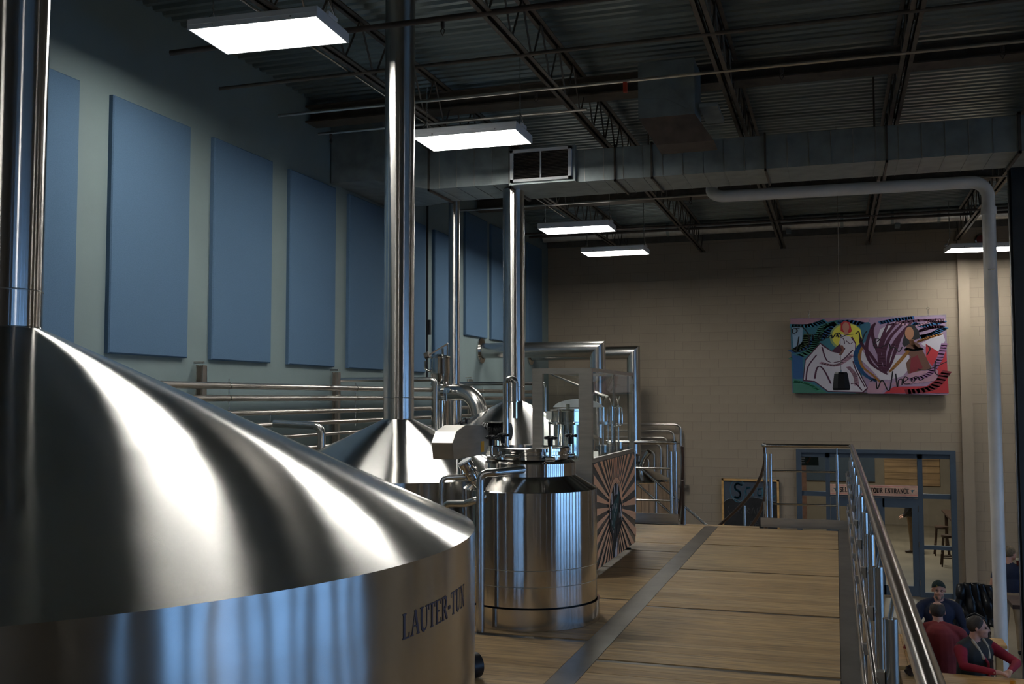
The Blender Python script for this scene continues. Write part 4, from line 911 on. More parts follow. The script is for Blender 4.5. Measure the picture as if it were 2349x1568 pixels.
# script words
for P in ([(290, 470), (275, 560), (250, 650), (215, 650), (225, 610)], [(300, 360), (215, 370), (220, 430), (270, 400), (255, 360)], [(240, 345), (340, 350), (415, 460), (400, 600), (290, 660), (215, 650)], [(460, 440), (470, 520), (480, 450), (520, 440)], [(530, 500), (590, 440), (560, 420), (530, 480), (580, 520), (640, 470)],
          [(690, 430), (640, 440), (640, 490), (700, 450), (710, 490), (760, 430), (790, 480)], [(760, 470), (790, 420), (830, 470), (880, 450), (970, 440)], [(1000, 440), (1040, 410), (1065, 540), (1110, 440), (1140, 400)], [(1220, 560), (1290, 510), (1240, 500), (1220, 590), (1300, 610)],
          [(1300, 610), (1400, 560), (1420, 620), (1460, 600), (1520, 660), (1560, 600)], [(1850, 580), (1890, 620), (1850, 700)],
          [(1165, 1030), (1230, 1000), (1250, 1120), (1310, 1010), (1390, 1140), (1440, 900)], [(1475, 930), (1490, 1090), (1510, 1010), (1550, 1000), (1545, 1070)], [(1560, 1040), (1620, 990), (1580, 970), (1570, 1050), (1640, 1050)], [(1720, 960), (1660, 990), (1680, 1030), (1740, 970), (1760, 1010), (1810, 980)],
          [(1950, 770), (1940, 900), (1990, 950), (2090, 940)], [(1740, 870), (1850, 880), (2080, 780)]):
    A('line', BLK, P, .008, True)
print_mesh('brushwork', t, (a, 22.826, d), (b - a, 0, 0), (0, 0, -(d - c)), (0, -1, 0), its, gap=.0002, label='painted dancers, red and teal swirls and the words Dream Weaver and Wheat')
for x in (-.4, 1.7): MB().box(x - .05, x + .05, 22.90, 22.997, 3.2, 3.35).build('wall_cleat', 'pine', t)
for x in (-.52, 1.90): MB().tube([(x, 22.87, d), (x, 22.87, d + .12)], .007, 8).lathe([(.020, -.005), (.028, 0), (.020, .005)], (x, 22.87, d + .145), 16, Vector((0, 1, 0))).build('hanging_eye', 'steel', t)
# pendant loudspeaker
t = thing('pendant_speaker', 'black tapered loudspeaker hanging on a wire in front of the painting', 'speaker', (.08, 15, 1.8))
P0 = [(.085, 0), (.085, 0)]
mb = MB(); oc = []
for z, r in ((1.80, .118), (1.83, .128), (2.03, .100), (2.055, .085)):
    oc += [(.08 + r * math.cos(k * PI / 4 + PI / 8), 15 + r * math.sin(k * PI / 4 + PI / 8), z) for k in range(8)]
mb.add(oc, [tuple(range(8))[::-1], tuple(range(24, 32))] + [(i * 8 + k, i * 8 + (k + 1) % 8, (i + 1) * 8 + (k + 1) % 8, (i + 1) * 8 + k) for i in range(3) for k in range(8)])
mb.build('cabinet', 'black', t); MB().tube([(.08, 15, 2.055), (.08, 15, 2.09)], .012, 8).build('hook', 'steel', t); MB().tube([(.08, 15, 2.09), (.08, 15, 5.6)], .003, 5).build('wire', 'darksteel', t)
# chalkboard
t = thing('chalkboard', 'chalkboard in a thin oak frame leaning on the far wall left of the doors', 'sign', (-1.83, 22.9, FZ))
a, b, c, d = -2.46, -1.22, -1.75, -.10
mb = MB(); MB().box(a, b, 22.90, 22.94, c, d).build('slate', 'chalk', t)
for k, v in enumerate([(a, a + .045, c, d), (b - .045, b, c, d), (a, b, c, c + .045), (a, b, d - .045, d)]): MB().box(v[0], v[1], 22.87, 22.94, v[2], v[3]).build('frame_bar', 'pine', t)
for x in (-2.35, -1.33): MB().box(x - .03, x + .03, 22.90, 22.94, FZ, c).build('leg', 'pine', t)
its = [('poly', (.045, .06, .085), [(.04, .04), (.96, .04), (.96, .30), (.85, .28), (.70, .26), (.55, .24), (.45, .25), (.33, .30), (.22, .27), (.12, .27), (.04, .31)])]
CB = (.03, .13, .19); CL = (.16, .20, .23)
def T(P, col, wd): its.append(('line', col, P, wd, True))
T([(.36, .09), (.30, .06), (.24, .08), (.24, .14), (.31, .17), (.33, .22), (.28, .26), (.22, .24)], CB, .035)
T([(.40, .07), (.33, .02), (.20, .04), (.15, .15), (.20, .27), (.30, .31), (.38, .26), (.40, .16)], CB, .014)
T([(.50, .12), (.44, .12), (.42, .18), (.46, .23), (.51, .21)], CB, .024); T([(.54, .11), (.55, .22)], CB, .024); T([(.55, .14), (.59, .11), (.62, .12)], CB, .02)
T([(.70, .13), (.65, .13), (.63, .19), (.67, .22), (.71, .18)], CB, .022); T([(.71, .11), (.72, .23)], CB, .02); T([(.77, .04), (.77, .22), (.80, .23)], CB, .024); T([(.73, .10), (.82, .10)], CB, .018)
T([(.92, .13), (.87, .12), (.85, .18), (.88, .23), (.93, .21)], CB, .02)
T([(.04, .31), (.12, .27), (.22, .27), (.33, .30), (.45, .25), (.55, .24), (.70, .26), (.85, .28), (.96, .30)], CL, .006)
CH = (.07, .07, .075)
T([(.13, .36), (.10, .42), (.14, .47)], CH, .006)
for x0, P in [(.24, [(0, .46), (.02, .38), (.05, .44), (.08, .38), (.10, .46)]), (.37, [(0, .40), (0, .45), (.04, .45), (.04, .40)]), (.44, [(0, .46), (0, .39), (.04, .40), (0, .43), (.05, .46)]), (.52, [(0, .46), (.03, .38), (.06, .46)]), (.62, [(.05, .38), (0, .39), (0, .45), (.05, .46)]), (.72, [(0, .38), (.08, .38)]), (.76, [(0, .38), (0, .46)]),
            (.42, [(0, .56), (0, .64)]), (.50, [(0, .64), (0, .57), (.04, .58), (0, .60), (.05, .64)]), (.58, [(0, .60), (.05, .60), (.02, .57), (0, .62), (.05, .64)]), (.67, [(.05, .56), (0, .58), (.05, .61), (0, .64)]), (.76, [(0, .55), (.03, .60), (0, .66)])]:
    T([(x0 + p[0], p[1]) for p in P], CH, .007)
T([(.06, .90), (.08, .86), (.12, .87), (.11, .91), (.08, .90)], CL, .005); T([(.20, .92), (.40, .90), (.60, .93), (.90, .90)], CL, .005)
print_mesh('chalk_drawing', t, (a, 22.899, d), (b - a, 0, 0), (0, 0, -(d - c)), (0, -1, 0), its, gap=.0003, label='blue chalk word Scratch above faint handwriting')

# door assembly in the far wall
t = struct(MB().box(DX0 - .06, DX1 + .06, 22.93, 23.0, DZ1 - .0, DZ1 + .08).box(DX0 - .06, DX0 + .05, 22.93, 23.06, FZ, DZ1).box(DX1 - .05, DX1 + .06, 22.93, 23.06, FZ, DZ1).build('door_1', 'bluetrim'))
def fb(x0, x1, z0, z1, nm='frame_bar', y0=22.98, y1=23.08): return MB().box(x0, x1, y0, y1, z0, z1).build(nm, 'bluetrim', t)
fb(DX0, DX1, DZ1 - .10, DZ1); fb(-.24, -.15, FZ, DZ1); fb(1.62, 1.72, FZ, DZ1); fb(DX0 + .05, -.24, -.44, -.34); fb(1.72, DX1 - .05, -.44, -.34); fb(1.72, DX1 - .05, -1.50, -1.42); fb(DX0 + .05, -.24, -1.50, -1.42)
fb(-.15, 1.62, -.44, -.36); fb(1.72, DX1 - .05, FZ, FZ + .10); fb(DX0 + .05, -.24, FZ, FZ + .10)
for x0, x1, z0, z1 in ((DX0 + .05, -.24, -.34, .40), (-.15, 1.62, -.36, .40), (1.72, 2.26, -.34, .40), (1.72, 2.26, -1.42, -.44), (DX0 + .05, -.24, -1.42, -.44), (1.72, 2.26, FZ + .1, -1.50), (DX0 + .05, -.24, FZ + .1, -1.50)):
    MB().box(x0, x1, 23.02, 23.028, z0, z1).build('pane', 'doorglass', t)
for k, (x0, x1) in enumerate([(-.145, .73), (.74, 1.615)]):
    mb = MB(); a, b = (.12 if k == 0 else .17), (.17 if k == 0 else .12); z0, z1 = -2.28, -.64
    mb.box(x0, x0 + a + (.03 if k == 0 else .04), 22.985, 23.04, FZ + .01, -.45); mb.box(x1 - b, x1, 22.985, 23.04, FZ + .01, -.45); mb.box(x0 + a, x1 - b, 22.985, 23.04, FZ + .01, z0); mb.box(x0 + a, x1 - b, 22.985, 23.04, z1, -.45)
    d = mb.build('door_leaf', 'bluetrim', t)
    MB().box(x0 + a, x1 - b, 23.008, 23.014, z0, z1).build('pane', 'doorglass', d)
    MB().box((x1 - .12 if k == 0 else x0 + .06), (x1 - .06 if k == 0 else x0 + .12), 22.95, 22.985, -1.6, -1.3).build('push_bar', 'steel', d)
    for z in (-.65, -1.4, -2.2): MB().box((x0 - .012 if k == 0 else x1 - .002), (x0 + .002 if k == 0 else x1 + .012), 22.965, 22.985, z - .06, z + .06).build('hinge', 'steel', d)
# sign over the doors
t = thing('door_sign', 'pale pink banner sign over the blue doors reading self-guided tour entrance', 'sign', (.7, 22.95, -.4))
MB().box(-.15, 1.62, 22.955, 22.965, -.40, -.17).build('board', mat('pink_sign_board', (.62, .40, .30), .6), t)
PK = (.60, .20, .18); its = [('poly', PK, [(0, .02), (1.77, .02), (1.77, .032), (0, .032)]), ('poly', PK, [(0, .198), (1.77, .198), (1.77, .21), (0, .21)])]
its += text_items('SELF-GUIDED TOUR ENTRANCE', .20, .068, .095, (.03, .02, .02), .20, .10, .12, total=1.40)
for x, s in ((.11, -1), (1.66, 1)):
    its.append(('poly', (.02, .10, .14), [(x - .05 * s, .13), (x - .02 * s, .11), (x, .07), (x + .01 * s, .11), (x + .05 * s, .15), (x + .01 * s, .14), (x - .01 * s, .155), (x - .02 * s, .135)]))
print_mesh('sign_lettering', t, (-.15, 22.955, -.40), (1, 0, 0), (0, 0, 1), (0, -1, 0), its, gap=.0006, label='dark serif words SELF-GUIDED TOUR ENTRANCE between two teal birds')
# round alarm light and small fittings
t = thing('round_alarm', 'round dark red alarm disc high on the far wall beside the white pipe', 'alarm', (2.95, 22.9, 5.0))
MB().lathe([(.13, 0), (.13, .03), (.10, .05)], (2.98, 22.95, 5.0), 32, Vector((0, -1, 0))).build('bezel', 'steel', t); MB().lathe([(.10, .0), (.10, .045), (0, .055)], (2.98, 22.95, 5.0), 32, Vector((0, -1, 0))).build('disc', mat('dull_red', (.12, .01, .01), .5), t)
tag(MB().box(-2.12, -2.02, 22.93, 23.0, 4.56, 4.62).build('wall_box', 'block'), 'tiny painted junction box on the upper far wall', 'box')

# ------------------------------------------------------------------ the room behind the doors
struct(MB().box(-5, -4.8, 23.2, 36, FZ, 3).build('wall_entry_left', 'block'))
struct(MB().box(5.0, 5.2, 23.2, 36, FZ, 3).build('wall_entry_right', 'block'))
struct(MB().box(-5, 5.2, 23.2, 36, 3, 3.2).build('ceiling_entry', 'blacksoft'))
wb = struct(MB().box(-5, 5.2, 35.8, 36, FZ, 3).build('wall_entry_back', 'mortar'))
z = FZ; k = 0
for i in range(14):
    for x0, x1 in ((-4.9, -1.3), (1.5, 3.2)):
        MB().box(x0, x1, 35.74, 35.8, -1.2 + i * .21, -1.2 + i * .21 + .2).build('board', 'backwood', wb)
MB().box(-1.0, 1.2, 35.72, 35.8, -1.1, 2.4).build('dark_panel', 'bluetrim', wb)
MB().box(-1.3, -1.0, 35.72, 35.8, -2.4, 2.4).build('brick_pier', mat('brick_red_brown', (.20, .10, .07), .8), wb)
t = thing('counter', 'long wooden-fronted counter seen through the left door panes', 'counter', (-1.2, 28, FZ))
for i in range(12): MB().box(-1.32, -1.30 + .01, 24.6 + i * .55, 25.13 + i * .55, FZ, -1.45).build('board', 'backwood', t)
MB().box(-2.2, -1.26, 24.5, 31.3, -1.45, -1.38).build('counter_top', 'pine', t)
t = thing('corridor_sign', 'dark green hanging sign with pale letters behind the left pane', 'sign', (-.75, 24.2, .2))
MB().box(-.92, -.40, 24.2, 24.22, .14, .45).build('board', mat('sign_green', (.01, .035, .025), .6), t)
its = [('line', (.5, .5, .5), P, .025, False) for P in ([(.12, .06), (.12, .16)], [(.12, .06), (.22, .06)], [(.12, .11), (.2, .11)], [(.12, .16), (.22, .16)], [(.12, .19), (.12, .29)], [(.12, .19), (.22, .19)], [(.12, .24), (.2, .24)], [(.12, .29), (.22, .29)])] + [('line', (.5, .22, .12), [(.27, .27), (.33, .20), (.31, .12), (.26, .06)], .04, True)]
print_mesh('sign_letters', t, (-.92, 24.2, .14), (1, 0, 0), (0, 0, 1), (0, -1, 0), its, label='pale letters EE and an orange curl')
def stool(x, y, lab, par_z=FZ):
    t = thing('bar_stool', lab, 'stool', (x, y, FZ), 'dark wooden stools behind the doors')
    MB().lathe([(0, -1.79), (.17, -1.79), (.18, -1.76), (.17, -1.73), (0, -1.73)], (x, y, 0), 24).build('seat', 'darkwood', t)
    for sx in (-1, 1):
        for sy in (-1, 1): MB().tube([(x + .18 * sx, y + .18 * sy, FZ), (x + .12 * sx, y + .12 * sy, -1.78)], .018, 8).build('leg', 'darkwood', t)
        MB().tube([(x - .16, y + .16 * sx, FZ + .22), (x + .16, y + .16 * sx, FZ + .22)], .012, 8).build('rung', 'darkwood', t); MB().tube([(x + .16 * sx, y - .16, FZ + .30), (x + .16 * sx, y + .16, FZ + .30)], .012, 8).build('rung', 'darkwood', t)
stool(2.62, 27.4, 'dark wooden bar stool through the right pane, nearer one'); stool(2.62, 29.2, 'dark wooden bar stool through the right pane, farther one'); stool(3.35, 30.6, 'dark wooden bar stool farthest inside')
t = thing('bar_table', 'dark high table beside the stools seen through the right pane', 'table', (3.2, 28.5, FZ))
MB().box(2.75, 3.6, 27.5, 30.5, -1.47, -1.42).build('top', 'darkwood', t)
for x in (2.85, 3.5):
    for y in (27.7, 30.3): MB().box(x - .04, x + .04, y - .04, y + .04, FZ, -1.47).build('leg', 'darkwood', t)
ld = bpy.data.lights.new('entry_fill_light', 'AREA'); ld.size = 1.5; ld.energy = 260; ld.color = (1, .93, .82)  # unseen fill light without a fixture, added to brighten the entry room
lo = bpy.data.objects.new('entry_fill_light', ld); C.objects.link(lo); lo.location = (1.0, 29.5, 2.9)
t = thing('track_light', 'small bright spot lamp inside the entry room', 'lamp', (.7, 33, 2.2)); MB().ball((.5, 34.6, .62), .05, 10).build('bulb', 'lens', t); MB().tube([(.5, 34.6, .66), (.5, 34.6, 3)], .01, 6).build('stem', 'black', t)

# ================================================================== people
def remesh_body(name, prims, parent, mats, voxel=.010, origin=(0, 0, 0)):
    """prims: (label, p0, r0, p1, r1[, squash]) tapered limbs or balls; one continuous surface, coloured by nearest primitive"""
    mb = MB(); o = Vector(origin)
    data = []
    for pr in prims:
        lab, p0, r0, p1, r1 = pr[:5]; sq = pr[5] if len(pr) > 5 else None
        p0, p1 = Vector(p0), Vector(p1)
        data.append((lab, p0, r0, p1, r1, sq))
        d = p1 - p0; L = d.length
        N = 16
        if sq is not None:   # ellipsoid with radii (r0 * sq) at p0, optional yaw r1
            cz, sz = math.cos(r1), math.sin(r1); vs = []; m = 12
            for i in range(m + 1):
                th = PI * i / m
                for k in range(N):
                    a = 2 * PI * k / N; x, y, z = r0 * sq[0] * math.sin(th) * math.cos(a), r0 * sq[1] * math.sin(th) * math.sin(a), r0 * sq[2] * math.cos(th)
                    vs.append((p0.x + x * cz - y * sz, p0.y + x * sz + y * cz, p0.z + z))
            mb.add(vs, [(i * N + k, (i + 1) * N + k, (i + 1) * N + (k + 1) % N, i * N + (k + 1) % N) for i in range(m) for k in range(N)])
            continue
        P = []; Rr = []; dn = d.normalized() if L > 1e-6 else Vector((0, 0, 1))
        for i in range(5): t_ = i / 4; P.append(p0 - dn * r0 * math.cos(t_ * PI / 2)); Rr.append(max(r0 * math.sin(t_ * PI / 2), .0008))
        for i in range(1, 5): t_ = i / 4; P.append(p1 + dn * r1 * math.sin(t_ * PI / 2)); Rr.append(max(r1 * math.cos(t_ * PI / 2), .0008))
        mb.tube(P[:5] + [p1] + P[5:], Rr[:5] + [r1] + Rr[5:], N)
    me = bpy.data.meshes.new(name); me.from_pydata([Vector(v) - o for v in mb.v], [], mb.f)
    ob = bpy.data.objects.new(name, me); C.objects.link(ob)
    md = ob.modifiers.new('r', 'REMESH'); md.mode = 'VOXEL'; md.voxel_size = voxel
    md2 = ob.modifiers.new('s', 'SMOOTH'); md2.factor = .5; md2.iterations = 3
    dg = bpy.context.evaluated_depsgraph_get(); me2 = bpy.data.meshes.new_from_object(ob.evaluated_get(dg)); ob.modifiers.clear(); ob.data = me2
    n = len(me2.polygons); c = np.empty(n * 3); me2.polygons.foreach_get('center', c); c = c.reshape(n, 3) + np.array(o)
    best = np.full(n, 1e9); idx = np.zeros(n, int); labs = sorted(set(p[0] for p in data))
    for lab, p0, r0, p1, r1, sq in data:
        a = np.array(p0)
        if sq is not None:
            q_ = c - a; cz, sz = math.cos(r1), math.sin(r1); xx = q_[:, 0] * cz + q_[:, 1] * sz; yy = -q_[:, 0] * sz + q_[:, 1] * cz
            s_ = np.sqrt((xx / sq[0]) ** 2 + (yy / sq[1]) ** 2 + (q_[:, 2] / sq[2]) ** 2); dd = (s_ - r0) * min(sq)
        else:
            d = np.array(p1 - p0); L2 = max((d ** 2).sum(), 1e-9); t_ = np.clip(((c - a) @ d) / L2, 0, 1)
            dd = np.linalg.norm(c - a - t_[:, None] * d, axis=1) - (r0 + (r1 - r0) * t_)
        dd = np.abs(dd); k = dd < best; best[k] = dd[k]; idx[k] = labs.index(lab)
    for l in labs: me2.materials.append(M[mats[l]])
    me2.polygons.foreach_set('material_index', idx.astype(np.int32)); me2.polygons.foreach_set('use_smooth', [True] * n); me2.update()
    ob.parent = parent; ob.location = o - Vector(parent['_o']); ob['_o'] = tuple(o)
    return ob
def V(*a): return Vector(a)
def head_prims(c, yaw, s=1.0, pitch=0):
    """c = centre of skull; yaw = facing direction (0 faces -y)"""
    R = Matrix.Rotation(yaw, 3, 'Z') @ Matrix.Rotation(pitch, 3, 'X')
    def p(x, y, z): return Vector(c) + R @ (V(x, y, z) * s)
    sk = 'skin'; out = [(sk, p(0, .015, .03), .088 * s, yaw, yaw, (.86, 1.08, 1.0))]
    out[0] = (sk, p(0, .015, .03), .088 * s, p(0, .015, .03), yaw, (.86, 1.08, 1.0))
    out += [(sk, p(0, -.030, -.045), .066 * s, p(0, -.032, -.050), yaw, (.92, .95, 1.0)), (sk, p(0, -.072, -.085), .028 * s, p(0, -.062, -.078), .03 * s),
            (sk, p(0, -.092, .012), .010 * s, p(0, -.112, -.026), .015 * s), (sk, p(-.034, -.080, .026), .011 * s, p(.034, -.080, .026), .011 * s),
            (sk, p(-.030, -.080, -.030), .020 * s, p(-.040, -.06, -.03), .022 * s), (sk, p(.030, -.080, -.030), .020 * s, p(.040, -.06, -.03), .022 * s),
            (sk, p(-.020, -.090, -.062), .008 * s, p(.020, -.090, -.062), .008 * s), (sk, p(-.018, -.090, -.052), .007 * s, p(.018, -.090, -.052), .007 * s),
            (sk, p(-.082, .012, -.005), .022 * s, p(-.086, .018, -.01), yaw, (.35, .8, 1.35)), (sk, p(.082, .012, -.005), .022 * s, p(.086, .018, -.01), yaw, (.35, .8, 1.35)),
            (sk, p(0, .03, -.06), .056 * s, p(0, .045, -.16), .060 * s)]
    return out, p
def hand_prims(w_, dirv, upv, side=1, s=1.0, curl=.5):
    """wrist, pointing direction, back-of-hand normal"""
    d = Vector(dirv).normalized(); u = Vector(upv); u = (u - d * u.dot(d)).normalized(); l = d.cross(u) * side
    w_ = Vector(w_); sk = 'skin'; out = [(sk, w_, .024 * s, w_ + d * .05 * s, .026 * s), (sk, w_ + d * .02 * s + l * .014 * s, .018 * s, w_ + d * .075 * s + l * .018 * s, .014 * s), (sk, w_ + d * .02 * s - l * .014 * s, .018 * s, w_ + d * .075 * s - l * .018 * s, .014 * s)]
    for i, (o_, L) in enumerate([(.030, .066), (.010, .076), (-.010, .070), (-.029, .055)]):
        b = w_ + d * .08 * s + l * o_ * s; m1 = b + (d * math.cos(curl * .6) - u * math.sin(curl * .6)) * L * .5 * s; m2 = m1 + (d * math.cos(curl * 1.6) - u * math.sin(curl * 1.6)) * L * .5 * s
        out += [(sk, b, .0098 * s, m1, .0088 * s), (sk, m1, .0088 * s, m2, .0078 * s)]
    tb = w_ + d * .025 * s + l * .03 * s; tm = tb + (d * .6 + l * .6 - u * .3).normalized() * .035 * s; te = tm + (d * .9 + l * .1 - u * .4).normalized() * .03 * s
    out += [(sk, tb, .013 * s, tm, .011 * s), (sk, tm, .011 * s, te, .009 * s)]
    return out
def hair_cap(parent, p, s, m, name='hair', bald=False, back=.0, low=-.02, front=.02):
    """shell over the skull, its lower edge following a hairline; bald leaves the crown open"""
    mb = MB(); N = 40; K = 16; vs = []
    for i in range(K + 1):
        for k in range(N):
            a = 2 * PI * k / N
            fy = -math.cos(a)      # -1 at face side .. 1 at back
            zl = low + (front + .03 - low) * max(0, -fy) ** 1.5 * 1.2 - .035 * max(0, fy)
            th_end = math.acos(max(-1, min(1, zl / .092))); th0 = .0 if not bald else (.75 if fy > -.2 else 1.0)
            if bald and fy < -.35: th_end = max(th0 + .01, min(th_end, th0 + .02))
            th = th0 + (th_end - th0) * i / K; r = .0935 * (1 + .02 * math.sin(9 * a + 5 * th))
            vs.append(p(r * .87 * math.sin(th) * math.sin(a), .015 - r * 1.09 * math.sin(th) * math.cos(a), .03 + r * math.cos(th) * 1.0))
    mb.add(vs, [(i * N + k, i * N + (k + 1) % N, (i + 1) * N + (k + 1) % N, (i + 1) * N + k) for i in range(K) for k in range(N)], True)
    ob = mb.build(name, m, parent); sd = ob.modifiers.new('t', 'SOLIDIFY'); sd.thickness = .008; sd.offset = 0; return ob
def eyes(parent, p, s):
    for sx in (-1, 1): MB().ball(p(sx * .031, -.080, .006), .0095 * s, 10).build('eye', mat('eye_dark', (.03, .02, .018), .2), parent)

def seated(name, lab, hx, hy, top, yaw, shirt, s=1.0, fat=1.15, hands=None, head_yaw=None, legs='jeans', lean=.0, sleeves=None, torso='shirt'):
    """hx, hy: head centre; top: z of the crown; yaw: body facing (0 = -y)"""
    t = thing(name, lab, 'person', (hx, hy, FZ))
    R = Matrix.Rotation(yaw, 3, 'Z'); hz = top - .118 * s
    hc = V(hx, hy, hz); hy_ = yaw if head_yaw is None else head_yaw
    H, p = head_prims(hc, hy_, s)
    def b(x, y, z): return V(hx, hy, 0) + R @ V(x * s, (y + .02) * s, 0) + V(0, 0, hz + z * s)
    w = fat
    pr = list(H)
    T_ = 'shirt'
    pr += [(T_, b(0, .03, -.30), .16 * s, b(0, .03, -.30), yaw, (1.12 * w, .80 * w, 1.05)), (T_, b(0, .04, -.50), .17 * s, b(0, 0, 0), yaw, (1.02 * w, .85 * w, 1.15)), (T_, b(0, .05, -.70), .18 * s, b(0, 0, 0), yaw, (1.05 * w, .85 * w, .75)),
           (T_, b(-.13 * w, .03, -.215), .065 * s, b(.13 * w, .03, -.215), .065 * s), (T_, b(-.05, .035, -.165), .055 * s, b(.05, .035, -.165), .055 * s)]
    pr += [(T_, b(0, .06, -.28), .135 * s * w, b(0, .06, -.72), .155 * s * w)] + [(T_, b(sx * .02, .04, -.135), .050 * s, b(sx * .165 * w, .035, -.205), .062 * s) for sx in (-1, 1)]
    hip = -.76
    for sx in (-1, 1):
        pr += [('legs', b(sx * .10, .02, hip), .095 * s, b(sx * .14, -.40, hip + .02), .072 * s), ('legs', b(sx * .14, -.40, hip + .02), .068 * s, b(sx * .14, -.34, hip - .40), .050 * s),
               ('shoe', b(sx * .14, -.34, hip - .44), .045 * s, b(sx * .145, -.48, hip - .45), .036 * s)]
        sh = b(sx * .185 * w, .03, -.235); hd = hands[0 if sx < 0 else 1] if hands else None
        if hd: el, wr, dr = [V(*q_) for q_ in hd]
        else: el, wr, dr = b(sx * .27 * w, -.06, -.50), b(sx * .13, -.28, -.50), R @ V(-sx * .4, -1, 0)
        pr += [('sleeve', sh, .070 * s, sh.lerp(el, .5), .058 * s), ('sleeve' if sleeves != 'short' else 'skin', sh.lerp(el, .5), .055 * s, el, .048 * s), ('sleeve' if sleeves != 'short' else 'skin', el, .047 * s, wr, .033 * s)]
        pr += hand_prims(wr + (wr - el).normalized() * .01, dr, V(0, 0, 1), sx, s)
    mt = dict(skin='skin', shirt=shirt, sleeve=shirt, legs=legs, shoe='black')
    if isinstance(shirt, tuple): mt['shirt'], mt['sleeve'] = shirt
    remesh_body('body', pr, t, mt, .011, (hx, hy, FZ))
    return t, p, b
# man in brick-red tee, back to us
t, p, b = seated('person', 'large man in a brick-red shirt seated with his back to us', 1.15, 13.6, -.83, PI, 'tee', s=1.06, fat=1.30, sleeves=None)
hair_cap(t, p, 1.06, 'hair_dark', bald=True, low=-.06)
# bearded man in green beanie facing us
t, p, b = seated('person', 'man in a dark green knit cap and navy jumper, facing us across the table', 1.30, 15.1, -.83, 0, 'navy', s=1.05, fat=1.15)
hair_cap(t, p, 1.0, 'beanie', 'knit_cap', low=.0, front=.0)
mb = MB(); mb.ball(p(0, -.045, -.075), .058, 14, (1, .9, .75)); mb.build('beard', mat('grey_beard', (.16, .13, .11), .8), t); eyes(t, p, 1.05)
mb = MB()
for sx in (-1, 1): mb.tube([p(sx * .032 + .019 * math.cos(a), -.098, .006 + .014 * math.sin(a)) for a in [k * PI / 6 for k in range(13)]], .0018, 6)
mb.tube([p(-.013, -.10, .01), p(.013, -.10, .01)], .0018, 6); mb.build('glasses', 'black', t)
print_mesh('cap_badge', t, p(-.034, -.075, .052), (1, 0, 0), (0, 0, 1), (0, -1, .3), [('line', (.5, .33, .03), [(.012, .012), (.006, .004), (0, .012), (.006, .022), (.012, .012)], .004, True)], gap=.012)
# man in black vest, crimson sleeves, head turned to the right
t, p, b = seated('person', 'man in a black vest over a crimson jumper, looking right, arms on table', 1.53, 12.95, -.86, math.radians(42), ('vest', 'crimson'), s=1.05, fat=1.22,
                 head_yaw=math.radians(82), hands=[((1.33, 12.62, -1.36), (1.62, 12.45, -1.36), (1, -.1, 0)), ((1.93, 12.95, -1.36), (1.80, 12.55, -1.36), (-.4, -1, 0))])
hair_cap(t, p, 1.05, 'hair_dark', low=-.05, front=.035); eyes(t, p, 1.05)
MB().tube([b(-.08, -.00, -.13), b(-.075, -.07, -.20), b(-.04, -.125, -.32)], .020, 10).build('collar', 'cuff', t, label='beige collar lining'); MB().tube([b(.08, .0, -.13), b(.075, -.07, -.20), b(.04, -.125, -.32)], .020, 10).build('collar', 'cuff', t)
MB().tube([b(-.05, -.10, -.26), b(.0, -.14, -.36), b(.0, -.15, -.52)], .016, 8).build('shirt_front', 'crimson', t)
# standing man in navy polo
hx, hy = 2.68, 18.35; s = 1.0; t = thing('person', 'standing man in a navy polo and khaki trousers drinking beer behind the white pipe', 'person', (hx, hy, FZ))
hc = V(hx, hy, -.75 - .118); yaw = math.radians(130); H, p = head_prims(hc, yaw, s); pr = list(H)
def b(x, y, z):
    q_ = Matrix.Rotation(math.radians(165), 3, 'Z') @ V(x, y + .02, 0); return V(hx + q_.x, hy + q_.y, hc.z + z)
yb = math.radians(165)
pr += [('shirt', b(0, .02, -.30), .15, b(0, 0, 0), yb, (1.25, .80, 1.1)), ('shirt', b(0, .02, -.50), .15, b(0, 0, 0), yb, (1.12, .80, 1.2)), ('shirt', b(-.14, .02, -.215), .062, b(.14, .02, -.215), .062), ('legs', b(0, .02, -.68), .15, b(0, 0, 0), yb, (1.08, .85, .7))]
for sx in (-1, 1):
    pr += [('legs', b(sx * .09, .02, -.72), .092, b(sx * .11, .0, -1.12), .065), ('legs', b(sx * .11, .0, -1.12), .062, b(sx * .12, .02, -1.52), .048), ('shoe', b(sx * .12, .03, -1.575), .045, b(sx * .13, -.12, -1.585), .036)]
sl_, el_, wl_ = b(.19, .02, -.235), b(.27, .06, -.50), b(.22, -.10, -.70)
pr += [('shirt', sl_, .066, sl_.lerp(el_, .6), .058), ('skin', sl_.lerp(el_, .5), .048, el_, .043), ('skin', el_, .042, wl_, .030)] + hand_prims(wl_, (0, 0, -1), (1, 0, 0), 1, 1)
sr_, er_, wr_ = b(-.19, .02, -.235), b(-.33, -.10, -.42), V(2.85, 18.34, -1.07)
pr += [('shirt', sr_, .066, sr_.lerp(er_, .7), .058), ('skin', sr_.lerp(er_, .5), .048, er_, .043), ('skin', er_, .042, wr_, .030)] + hand_prims(wr_, (-.3, -.2, .8), (1, -.2, 0), 1, 1, .9)
remesh_body('body', pr, t, dict(skin='skin', shirt='navy', legs='khaki', shoe='black'), .011, (hx, hy, FZ)); hair_cap(t, p, 1, 'hair_fair', low=-.05, front=.03)
def glass_of(lab, x, y, z, m, h=.15, fill=.8):
    g = thing('beer_glass', lab, 'glass', (x, y, z)); MB().lathe([(.0, 0), (.030, 0), (.040, h)], (x, y, z), 24).build('tumbler', 'glass', g)
    MB().lathe([(0, .006), (.028, .006), (.028 + .010 * fill, h * fill), (0, h * fill)], (x, y, z), 24).build('beer', m, g)
    if fill > .6: MB().lathe([(.028 + .010 * fill, h * fill), (.0385, h * .97), (0, h * .98)], (x, y, z), 24).build('foam', 'foam', g)
    return g
